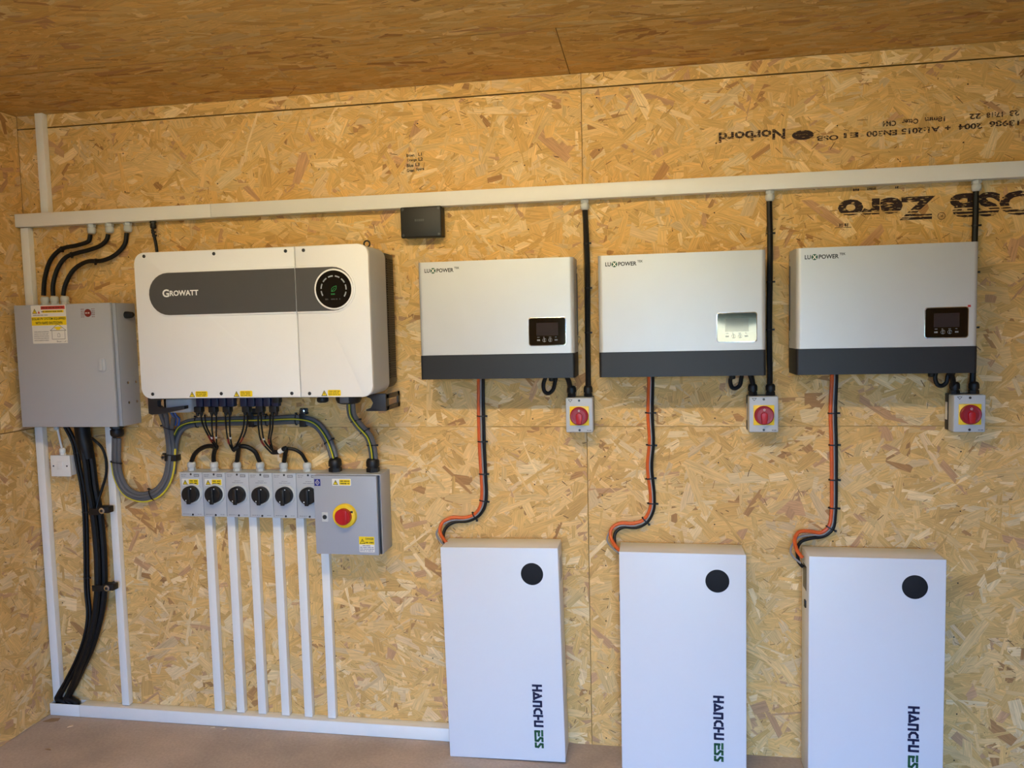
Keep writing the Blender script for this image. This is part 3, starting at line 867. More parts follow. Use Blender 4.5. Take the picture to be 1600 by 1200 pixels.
build('band', MB().prism(capsule(XS + 0.0015, -0.9885, bz0, bz1, False, True), 0.3120, 0.3133), 'band', fcR)
k = MB()
k.text('G', -1.7045, -1.6785, 1.7295, 1.7575, 0.3138, 0, 0.03)
k.text('ROWATT', -1.676, -1.565, 1.7330, 1.7525, 0.3138, 0, 0.03)
build('brand_lettering', k, 'white', fcL, label='white brand lettering', smooth=0)
dx, dz = -1.0585, 1.7385
build('display_ring', MB().lathe([(0.070, 0), (0.070, 0.0035), (0.068, 0.0045), (0.0645, 0.0045), (0.0645, 0.002)], (dx, -0.3130, dz), (0, -1, 0), 48), 'white', fcR)
dp = build('round_display', MB().cyl((dx, -0.3130, dz), (0, -1, 0), 0.0648, 0.0036, 48), 'disp_black', G, label='black round display')
dseg, leaf = MB(), MB()
for q in range(8):
    a0 = math.radians(208 - q * 31.5); a1 = a0 - math.radians(22)
    o1 = [(dx + 0.0475 * math.cos(a0 + (a1 - a0) * i / 5), dz + 0.0475 * math.sin(a0 + (a1 - a0) * i / 5)) for i in range(6)]
    o2 = [(dx + 0.0430 * math.cos(a0 + (a1 - a0) * i / 5), dz + 0.0430 * math.sin(a0 + (a1 - a0) * i / 5)) for i in range(6)]
    for i in range(5):
        dseg.flat([o1[i], o1[i + 1], o2[i + 1], o2[i]], 0.3169)
leafpts = [(dx - 0.008, dz - 0.008), (dx - 0.007, dz + 0.003), (dx + 0.001, dz + 0.009), (dx + 0.010, dz + 0.011), (dx + 0.009, dz + 0.001), (dx + 0.003, dz - 0.006), (dx - 0.008, dz - 0.008), (dx + 0.004, dz + 0.004)]
stroke(leaf, leafpts, 0.0013, 0.3169, fx)
leaf.bars(dx - 0.010, dx + 0.010, dz - 0.0165, 0.004, 0.3169, 3, 1)
fd = MB().bars(dx - 0.031, dx - 0.018, dz - 0.034, 0.005, 0.3169, 2, 2).bars(dx - 0.010, dx + 0.012, dz - 0.034, 0.004, 0.3169, 6, 2).bars(dx + 0.020, dx + 0.032, dz - 0.034, 0.005, 0.3169, 4, 2)
build('segments', dseg, 'dim_white', dp, smooth=0); build('leaf_icon', leaf, 'led_green', dp, smooth=0); build('icons', fd, 'band', dp, smooth=0)
for i, (x, z) in enumerate(((-1.771, 1.8775), (-1.500, 1.8765), (-1.231, 1.8755), (-1.165, 1.8755), (-1.768, 1.3825), (-1.499, 1.382), (-1.231, 1.3805), (-1.165, 1.3795))):
    build('screw', MB().lathe([(0.0062, 0), (0.0062, 0.0012), (0.0045, 0.0022), (0.0022, 0.0022), (0.0022, 0.0008)], (x, -0.3099, z), (0, -1, 0), 12), 'screw_dark', fcL if x < XS else fcR)
for i, x in enumerate((-1.624, -1.452, -1.122)):
    par = G
    y, k = MB(), MB()
    hazard(y, k, x, 1.3705, 0.0225, 0.3102)
    y.flat(rrect(x + 0.0245, x + 0.072, 1.3705, 1.3915, 0.004, 3), 0.3104)
    for q in range(3):
        k.bars(x + 0.028, x + 0.068, 1.3865 - q * 0.0058, 0.0028, 0.3107, i * 5 + q, 3)
    yl = build('warning_label', y, 'yellow', par, label='yellow hazard sticker', smooth=0)
    build('black_print', k, 'ink', yl, smooth=0)
# side louvres
sl = None
for q in range(52):
    z = 1.4165 + q * 0.0085
    if sl is None:
        sl = build('slat', MB().box(X1 - 0.004, X1 + 0.0015, 0.046, 0.116, z, z + 0.0045, 0.0008, 1), 'black', G)
    else:
        share(sl, G, (0, 0, q * 0.0085))
build('louvre_frame', MB().box(X1 - 0.006, X1 - 0.002, 0.036, 0.124, 1.400, 1.872, 0.001), 'heatsink', G)
build('lifting_eye', MB().tube([(-0.975 + 0.011 * math.cos(a), -0.20, 1.900 + 0.011 * math.sin(a)) for a in [2 * PI * k / 12 for k in range(13)]], 0.003, 6), 'black', G)
# mounting brackets with long slots
def bracket(x0, x1, z0, z1, zs0, zs1, d0, d1, xs0, xs1):
    m = MB()
    m.box(x0, xs0, d0, d1, z0, z1, 0.003); m.box(xs1, x1, d0, d1, z0, z1, 0.003)
    m.box(xs0 - 0.002, xs1 + 0.002, d0, d1, z0, zs0, 0.003); m.box(xs0 - 0.002, xs1 + 0.002, d0, d1, zs1, z1, 0.003)
    return m
brk = MB()
brk.prism([(-1.838, 1.3655), (-1.838, 1.304), (-1.826, 1.299), (-1.776, 1.303), (-1.690, 1.320), (-1.690, 1.332), (-1.782, 1.322), (-1.800, 1.330), (-1.800, 1.352), (-1.785, 1.358), (-1.66, 1.358), (-1.66, 1.3655)], 0.215, 0.240, 0.002)
build('mounting_bracket', brk, 'bracket', G)
brk = MB()     # right bracket: side plate facing right with a slot, and a hooked foot
for (d0, d1, z0, z1) in ((0.022, 0.046, 1.303, 1.362), (0.150, 0.180, 1.303, 1.362), (0.022, 0.180, 1.345, 1.362), (0.022, 0.180, 1.303, 1.320)):
    brk.box(-0.936, -0.930, d0, d1, z0, z1, 0.0015)
brk.prism([(-0.930, 1.3655), (-0.930, 1.303), (-1.005, 1.303), (-1.005, 1.309), (-0.985, 1.315), (-0.976, 1.333), (-0.985, 1.350), (-1.010, 1.358), (-1.010, 1.3655)], 0.178, 0.190, 0.0015)
build('mounting_bracket', brk, 'bracket', G)
build('cable_cover', MB().box(-1.800, -1.690, 0.10, 0.20, 1.300, 1.3655, 0.02, 4), 'inv_side', G)
# connectors under the body
for (xa, n) in ((-1.660, 5), (-1.484, 5)):
    for q in range(n):
        x = xa + q * 0.031
        build('connector_socket', MB().box(x, x + 0.0275, 0.185, 0.213, 1.324, 1.366, 0.004), 'blue_conn', G)
for x in (-1.655, -1.597, -1.540, -1.463, -1.4085, -1.3555):
    p = MB()
    p.box(x - 0.0145, x + 0.0145, 0.186, 0.214, 1.303, 1.326, 0.003)
    for q in (-1, 1):
        p.lathe([(0.0075, 0), (0.0075, 0.012), (0.0045, 0.022)], (x + q * 0.0078, -0.2, 1.312), (0, 0, -1), 10)
    build('plug', p, 'black', G)
build('accessory_port', MB().box(-1.352, -1.326, 0.19, 0.22, 1.338, 1.3665, 0.003), 'black', G)
build('accessory_port', gland(MB(), -1.165, 0.2, 1.3665, -1, 0.021, 0.03), 'black', G)
p = MB().lathe([(0.046, 0), (0.046, 0.018), (0.040, 0.03), (0.032, 0.034)], (-1.065, -0.20, 1.3665), (0, 0, -1), 22)
build('output_port', p, 'black', G)
build('port_insert', MB().box(-1.082, -1.048, 0.225, 0.2465, 1.338, 1.362, 0.003), 'grey_cable', G)

# ------------------------------------------------------------------ six rotary isolators
def make_isolator(x, z, labelled, label):
    t = thing('rotary_isolator', label, 'isolator', (x, 0, z), 'grey rotary isolators in a row')
    W, H = 0.0965, 0.1765
    build('base', MB().box(x, x + W, 0.0016, 0.045, z, z + H, 0.002), 'grey_plastic', t)
    cv = build('cover', MB().box(x, x + W, 0.0455, 0.080, z, z + H, 0.0025), 'grey_plastic', t)
    kx, kz = x + 0.0535, z + 0.092
    build('knob_plate', MB().lathe([(0.040, 0), (0.040, 0.003), (0.0365, 0.006)], (kx, -0.0795, kz), (0, -1, 0), 32), 'gland_grey', t)
    kb = build('knob', MB().lathe([(0.033, 0), (0.033, 0.020), (0.0305, 0.023)], (kx, -0.0855, kz), (0, -1, 0), 32), 'black', t)
    h = MB().box(kx - 0.008, kx + 0.008, 0.1080, 0.1165, kz - 0.036, kz + 0.028, 0.003)
    hb = build('knob_grip', h, 'black', kb)
    build('knob_mark', MB().flat(circle(kx + 0.010, kz + 0.025, 0.0025, 8), 0.1088).flat(circle(kx - 0.012, kz - 0.022, 0.003, 8), 0.1088), 'white', kb)
    for zz in (z + 0.0075, z + H - 0.0075):
        build('screw', MB().cyl((x + 0.0495, -0.0798, zz), (0, -1, 0), 0.0042, 0.0012, 10), 'screw_dark', t)
    k = MB().flat(rect(x + 0.062, x + 0.085, z + H - 0.017, z + H - 0.0065), 0.0806)
    bd = build('brand_plate', k, 'fade', t, smooth=0)
    build('brand_print', MB().bars(x + 0.065, x + 0.082, z + H - 0.0118, 0.004, 0.0810, 2, 1), 'gland_grey', bd, smooth=0)
    k = MB().bars(x + 0.008, x + 0.035, z + H - 0.009, 0.0028, 0.0806, 1, 2).bars(x + 0.008, x + 0.027, z + H - 0.0155, 0.0025, 0.0806, 5, 2)
    k.bars(x + 0.008, x + 0.040, z + 0.0095, 0.0028, 0.0806, 3, 3).bars(x + 0.070, x + 0.088, z + 0.0095, 0.0028, 0.0806, 7, 2)
    if not labelled:
        k.bars(x + 0.038, x + 0.062, z + H - 0.032, 0.0022, 0.0806, 4, 2).bars(x + 0.028, x + 0.074, z + H - 0.039, 0.0025, 0.0806, 6, 4)
    build('small_print', k, 'fade', t, smooth=0)
    build('cable_gland', gland(MB(), x + 0.030, 0.040, z + H, 1, 0.0165, 0.036), 'gland_grey', t)
    if labelled:
        sticker(t, x + 0.010, x + 0.083, z + H - 0.052, z + H - 0.025, 0.0802, 11)
    return t
ISO_X = -1.829
ia = make_isolator(ISO_X, 0.8755, True, 'leftmost rotary isolator of the row, with a yellow hazard sticker')
ib = copy_tree(ia, None, (ISO_X + 0.0981, 0, 0.8755))
ib['label'] = 'second rotary isolator from the left, also with a yellow hazard sticker'
ic = make_isolator(ISO_X + 0.0981 * 2, 0.8755, False, 'third rotary isolator from the left, first one without a hazard sticker')
for q, s_ in ((3, 'fourth rotary isolator from the left, black knob, no sticker'), (4, 'fifth rotary isolator from the left, fully visible, no sticker'),
              (5, 'sixth rotary isolator, partly hidden behind the grey box beside it')):
    o = copy_tree(ic, None, (ISO_X + 0.0981 * q, 0, 0.8755)); o['label'] = s_

# ------------------------------------------------------------------ grey switch enclosure with red and yellow handle
e = thing('switch_enclosure', 'grey steel box with a yellow and red rotary main switch', 'enclosure', (-1.115, 0, 0.752))
build('body', MB().box(-1.238, -0.988, 0.0016, 0.112, 0.7525, 1.0565, 0.002), 'grey_steel2', e)
dr = build('door', MB().box(-1.2455, -0.998, 0.114, 0.131, 0.7535, 1.0535, 0.002), 'grey_steel2', e)
build('rain_lip', MB().box(-1.2405, -0.991, 0.110, 0.120, 1.0540, 1.0585, 0.001), 'grey_steel', e)
build('hinge_strip', MB().box(-0.9965, -0.990, 0.108, 0.118, 0.7545, 1.0525, 0.001), 'screw_dark', e)
build('door_lock', MB().prism(rrect(-1.2165, -1.192, 0.878, 0.9145, 0.003, 3), 0.1308, 0.134, 0.001), 'gland_grey', dr)
build('lock_core', MB().lathe([(0.0085, 0), (0.0085, 0.002), (0.0055, 0.0025), (0.0055, 0.0008)], (-1.2045, -0.1338, 0.8965), (0, -1, 0), 16), 'screw_dark', dr)
build('handle_plate', MB().lathe([(0.0455, 0), (0.0455, 0.014), (0.043, 0.018), (0.036, 0.020)], (-1.123, -0.1308, 0.904), (0, -1, 0), 36), 'yellow_plastic', dr)
hd = build('handle', MB().lathe([(0.0305, 0), (0.0305, 0.018), (0.028, 0.021)], (-1.121, -0.1500, 0.905), (0, -1, 0), 32), 'red', e)
build('handle_ridge', MB().box(-1.119, -1.103, 0.1705, 0.174, 0.879, 0.931, 0.0015), 'red', hd)
build('padlock_slot', MB().box(-1.096, -1.086, 0.1500, 0.1518, 0.918, 0.925, 0.0006), 'ink', dr)
bl = build('maker_badge', MB().flat(rect(-1.2415, -1.2175, 1.0145, 1.0405), 0.1314), 'blue_print', e, label='blue square badge with diamond')
k = MB(); stroke(k, [(-1.2295, 1.0175), (-1.2215, 1.0275), (-1.2295, 1.0375), (-1.2375, 1.0275), (-1.2295, 1.0175)], 0.0014, 0.1318, fx)
stroke(k, circle(-1.2295, 1.0275, 0.003, 8), 0.001, 0.1318, fx)
build('badge_print', k, 'paper', bl, smooth=0)
sticker(e, -1.171, -1.0965, 1.0165, 1.0425, 0.1311, 21)
lb = build('danger_label', MB().prism(rrect(-1.0735, -1.0135, 0.765, 0.824, 0.003, 3), 0.1308, 0.1315), 'paper', e, label='yellow and white danger sticker')
y, k = MB(), MB()
y.flat(rect(-1.0735, -1.0135, 0.794, 0.824), 0.1317)
hazard(y, k, -1.0715, 0.7965, 0.022, 0.1319)
k.text('DANGER', -1.048, -1.0155, 0.8125, 0.8195, 0.1321, 0, 0.02); k.bars(-1.048, -1.016, 0.8015, 0.005, 0.1321, 3, 2)
k.bars(-1.060, -1.030, 0.7895, 0.003, 0.1319, 4, 2)
bp = MB()
for q in range(3):
    bp.bars(-1.071, -1.016, 0.783 - q * 0.0065, 0.003, 0.1319, 9 + q, 5)
build('yellow_print', y, 'yellow', lb, smooth=0); build('black_print', k, 'ink', lb, smooth=0); build('blue_print', bp, 'blue_print', lb, smooth=0)
for x in (-1.1865, -1.035):
    build('cable_gland', gland(MB(), x, 0.058, 1.0565, 1, 0.0255, 0.052), 'black', e)

# ------------------------------------------------------------------ black junction box
jb = thing('junction_box', 'square black junction box under the top trunking', 'junction box', (-0.813, 0, 1.93))
build('body', MB().box(-0.886, -0.738, 0.0016, 0.050, 1.9325, 2.0405, 0.004), 'black', jb)
jl = build('lid', MB().box(-0.8895, -0.735, 0.0505, 0.070, 1.9295, 2.0415, 0.005, 3), 'black', jb)
for x in (-0.880, -0.745):
    for z in (1.939, 2.033):
        build('lid_screw', MB().cyl((x, -0.0695, z), (0, -1, 0), 0.0045, 0.0016, 10), 'screw_dark', jl)
build('embossed_mark', MB().bars(-0.835, -0.800, 1.992, 0.008, 0.0706, 2, 1), 'band', jl, smooth=0)

# ------------------------------------------------------------------ three silver hybrid inverters
def make_hybrid(x, label):
    W, z0, zb, z1 = 0.5515, 1.4145, 1.4995, 1.8290
    t = thing('hybrid_inverter', label, 'inverter', (x, 0, z0), 'silver hybrid inverters')
    build('chassis', MB().box(x + 0.006, x + W - 0.006, 0.0016, 0.060, z0 + 0.012, z1 - 0.006, 0.002), 'black', t)
    # wrap-round cover: front face rolling into the sides, seen from above
    def wrap(r, d0, d1, za, zb_, n=8):
        prof = [(x, d0)] + [(x + r - r * math.cos(a), d1 - r + r * math.sin(a)) for a in [0.5 * PI * k / n for k in range(n + 1)]]
        prof += [(x + W - r + r * math.sin(a), d1 - r + r * math.cos(a)) for a in [0.5 * PI * k / n for k in range(n + 1)]] + [(x + W, d0)]
        m = MB(); q = len(prof)
        m.add([(px, -pd, za) for px, pd in prof] + [(px, -pd, zb_) for px, pd in prof],
              [tuple(range(q)), tuple(range(q, 2 * q))] + [(i, (i + 1) % q, q + (i + 1) % q, q + i) for i in range(q)])
        return m
    build('front_cover', wrap(0.016, 0.045, 0.180, zb + 0.0008, z1), 'silver', t)
    # lower cover with its rear corners cut back
    build('lower_cover', wrap(0.010, 0.045, 0.1815, z0, zb - 0.0004), 'lux_dark', t)
    for sx, ax in ((x - 0.0005, -1), (x + W + 0.0005, 1)):
        m = MB().box(min(sx, sx + ax * 0.002), max(sx, sx + ax * 0.002), 0.052, 0.066, zb + 0.06, z1 - 0.05, 0.0005)
        build('side_rail', m, 'screw_dark', t)
        for z in (zb + 0.03, zb + 0.17, z1 - 0.03):
            build('side_screw', MB().cyl((sx, -0.058, z), (ax, 0, 0), 0.004, 0.002, 8), 'chrome', t)
    sx0, sx1, sz0, sz1 = x + 0.3945, x + 0.5205, 1.5290, 1.6235
    build('display_rim', MB().prism(rrect(sx0 - 0.0025, sx1 + 0.0025, sz0 - 0.0025, sz1 + 0.0025, 0.009), 0.1798, 0.1812, 0.0006), 'chrome', t)
    sc = build('display_panel', MB().prism(rrect(sx0, sx1, sz0, sz1, 0.008), 0.1798, 0.1822), 'screen', t)
    build('screen', MB().flat(rect(sx0 + 0.025, sx0 + 0.101, sz0 + 0.033, sz1 - 0.017), 0.1824), 'lcd', sc)
    k = MB()
    for q in range(4):
        cx = sx0 + 0.032 + q * 0.0205
        k.bars(cx - 0.004, cx + 0.004, sz0 + 0.0275, 0.002, 0.1824, q, 1)
        if q in (1, 2):
            stroke(k, circle(cx, sz0 + 0.0175, 0.006, 12, 0.3, 2 * PI - 0.3), 0.001, 0.1824, fx)
            stroke(k, [(cx, sz0 + 0.013), (cx, sz0 + 0.022)], 0.0018, 0.1824, fx)
        else:
            k.bars(cx - 0.005, cx + 0.005, sz0 + 0.0175, 0.005, 0.1824, q + 9, 1)
    build('button_icons', k, 'dim_white', sc, smooth=0)
    k = MB()
    lx = x + 0.0255
    k.text('LU', lx, lx + 0.0185, 1.7920, 1.8060, 0.1806, 0, 0.025)
    k.text('POWER', lx + 0.0435, lx + 0.105, 1.7920, 1.8060, 0.1806, 0, 0.025)
    k.text('TEK', lx + 0.1075, lx + 0.126, 1.8020, 1.8095, 0.1806, 0, 0.02)
    build('brand_lettering', k, 'ink', t, label='dark brand lettering', smooth=0)
    c = build('brand_disc', MB().flat(circle(lx + 0.0305, 1.7985, 0.0100, 24), 0.1804), 'lux_green', t, label='dark green brand disc')
    k = MB(); stroke(k, [(lx + 0.0255, 1.7925), (lx + 0.0355, 1.8045)], 0.0026, 0.1808, fx); stroke(k, [(lx + 0.0255, 1.8045), (lx + 0.0355, 1.7925)], 0.0026, 0.1808, fx)
    build('disc_cross', k, 'paper', c, smooth=0)
    build('cable_gland', gland(MB(), x + 0.455, 0.06, z0, -1, 0.011, 0.02), 'black', t)
    return t
hyb = make_hybrid(-0.798, 'silver hybrid inverter nearest the large white inverter')
h2 = copy_tree(hyb, None, (-0.163, 0, 1.4145)); h2['label'] = 'middle silver hybrid inverter of the three, its display reflecting daylight'
h3 = copy_tree(hyb, None, (0.484, 0, 1.4145)); h3['label'] = 'rightmost silver hybrid inverter, with a red tab by its display'
build('red_tab', MB().box(1.0035, 1.0120, 0.180, 0.1835, 1.6240, 1.6310, 0.001), 'red_print', h3)

# ------------------------------------------------------------------ three AC isolators
def make_ac(x, label):
    z0, W, H = 1.2105, 0.0975, 0.1245
    t = thing('isolator_switch', label, 'isolator', (x, 0, z0), 'grey isolators with red handles')
    build('base', MB().box(x, x + W, 0.0016, 0.034, z0, z0 + H, 0.003), 'bracket', t, label='dark rear base')
    build('side_label', MB().box(x - 0.0004, x + 0.0006, 0.006, 0.026, z0 + 0.035, z0 + 0.095), 'paper', t)
    build('cover', MB().box(x, x + W, 0.0345, 0.085, z0, z0 + H, 0.004, 3), 'grey_plastic', t)
    cx, cz = x + W / 2, z0 + 0.0600
    pl_ = build('handle_plate', MB().prism(rrect(cx - 0.0345, cx + 0.0345, cz - 0.0345, cz + 0.0345, 0.002, 2), 0.0848, 0.0885, 0.0008), 'yellow_plastic', t)
    hd = build('handle', MB().lathe([(0.0325, 0), (0.0325, 0.009), (0.0295, 0.0115), (0.024, 0.0105), (0.024, 0.009)], (cx, -0.0885, cz), (0, -1, 0), 36), 'deep_red', t)
    gp = MB().prism(circle(cx, cz, 0.0115, 16, 0.05 * PI, 0.95 * PI) + [(cx - 0.0085, cz - 0.028), (cx + 0.0085, cz - 0.028)], 0.097, 0.1085, 0.002)
    build('handle_grip', gp, 'red', hd)
    k = MB(); stroke(k, circle(cx, cz + 0.0195, 0.003, 10), 0.0013, 0.1004, fx)
    build('zero_mark', k, 'white', hd, smooth=0)
    for zz in (z0 + 0.0085, z0 + H - 0.0095):
        build('screw', MB().cyl((cx, -0.0848, zz), (0, -1, 0), 0.0042, 0.0014, 10), 'screw_dark', t)
    k = MB(); stroke(k, [(x + 0.010, z0 + H - 0.006), (x + 0.017, z0 + H - 0.0145), (x + 0.024, z0 + H - 0.006), (x + 0.010, z0 + H - 0.006)], 0.0014, 0.0855, fx)
    k.bars(x + W - 0.022, x + W - 0.007, z0 + 0.0075, 0.0025, 0.0855, 3, 2)
    build('maker_mark', k, 'ink', t, smooth=0)
    for gx in (x + 0.018, x + 0.078):
        build('cable_gland', gland(MB(), gx, 0.036, z0 + H, 1, 0.0165, 0.040), 'black', t)
    return t
ac = make_ac(-0.2915, 'red-handled isolator below the silver inverter nearest the large white inverter')
a2 = copy_tree(ac, None, (0.3455, 0, 1.2105)); a2['label'] = 'red-handled isolator below the middle silver inverter'
a3 = copy_tree(ac, None, (1.0025, 0, 1.2105)); a3['label'] = 'red-handled isolator below the rightmost silver inverter'

# ------------------------------------------------------------------ three wall batteries
HAN = [([(0.1, 0), (0.1, 1)], [(0.64, 0), (0.64, 1)], [(0.1, 0.5), (0.64, 0.5)]),
       ([(0.02, 0.1), (0.78, 0.1)], [(0.70, 0.1), (0.36, 0.95)], [(0.10, 0.1), (0.28, 0.66)]),
       ([(0.1, 0), (0.1, 0.9), (0.60, 0.9), (0.60, 0)],),
       ([(0.62, 0.9), (0.36, 0.9), (0.12, 0.68), (0.12, 0.32), (0.36, 0.1), (0.62, 0.1)],),
       ([(0.1, 0), (0.1, 1)], [(0.1, 0.5), (0.48, 0.5)]),
       ([(0.1, 1), (0.1, 0.1), (0.60, 0.1), (0.60, 1)],),
       ([(0.1, 0.6), (0.1, 0.1), (0.58, 0.1)], [(0.1, 0.5), (0.58, 0.5)], [(0.02, 0.9), (0.58, 0.9)]),
       ([(0.50, 0.9), (0.14, 0.9), (0.12, 0.66), (0.46, 0.38), (0.44, 0.1), (0.04, 0.1)],),
       ([(0.50, 0.9), (0.14, 0.9), (0.12, 0.66), (0.46, 0.38), (0.44, 0.1), (0.04, 0.1)],)]
HPOS = [0, 0.87, 1.80, 2.62, 3.40, 4.04, 5.15, 5.86, 6.55]
def make_battery(x, label):
    W, H, D = 0.4335, 0.7960, 0.150
    t = thing('wall_battery', label, 'battery', (x + W / 2, 0, 0), 'white wall batteries')
    build('case', MB().box(x + 0.001, x + W - 0.001, 0.020, D - 0.0125, 0.001, H - 0.001, 0.003), 'batt', t)
    build('front_cover', MB().box(x, x + W, D - 0.012, D, 0.0, H, 0.003, 3), 'batt', t)
    build('rear_rail', MB().box(x + 0.05, x + W - 0.05, 0.0016, 0.0205, 0.05, H - 0.05, 0.002), 'bracket', t)
    sx, sz = x + 0.3365, 0.7005
    build('display_disc', MB().lathe([(0.0405, 0), (0.0405, 0.001), (0.0395, 0.0016)], (sx, -D + 0.0002, sz), (0, -1, 0), 40), 'batt_disc', t, label='matt black round display')
    nav, grn = MB(), MB()
    u = 0.0315; ox = x + 0.3230; oz = 0.2895; adv = 0.0335
    for i, (gl, hp) in enumerate(zip(HAN, HPOS)):
        for st in gl:
            stroke(nav if i < 6 else grn, st, 0.255, D + 0.0006, lambda a, b_, h=hp: (ox + b_ * u, oz - (h + a) * adv))
    build('brand_lettering', nav, 'navy', t, label='navy vertical lettering', smooth=0)
    build('brand_lettering', grn, 'green', t, label='green vertical lettering', smooth=0)
    for s_, xx in ((-1, x + 0.001), (1, x + W - 0.001)):
        x0, x1 = sorted((xx, xx + s_ * 0.0012))
        build('side_handle', MB().box(x0, x1, 0.050, 0.105, 0.660, 0.745, 0.0004, 1), 'screw_dark' if s_ < 0 else 'inv_side', t)
    build('side_socket', MB().box(x - 0.004, x + 0.001, 0.085, 0.105, 0.60, 0.625, 0.001), 'black', t)
    return t
b1 = make_battery(-0.7425, 'leftmost white wall battery, tilted slightly, beside the floor trunking')
b2 = copy_tree(b1, None, (-0.1060 + 0.21675, 0, 0)); b2['label'] = 'middle white wall battery of the three, upright'
b3 = copy_tree(b1, None, (0.5325 + 0.21675, 0, 0)); b3['label'] = 'rightmost white wall battery, under the rightmost silver inverter'
b1.rotation_euler = (0, math.radians(-0.95), 0); b1.location.z = 0.0036

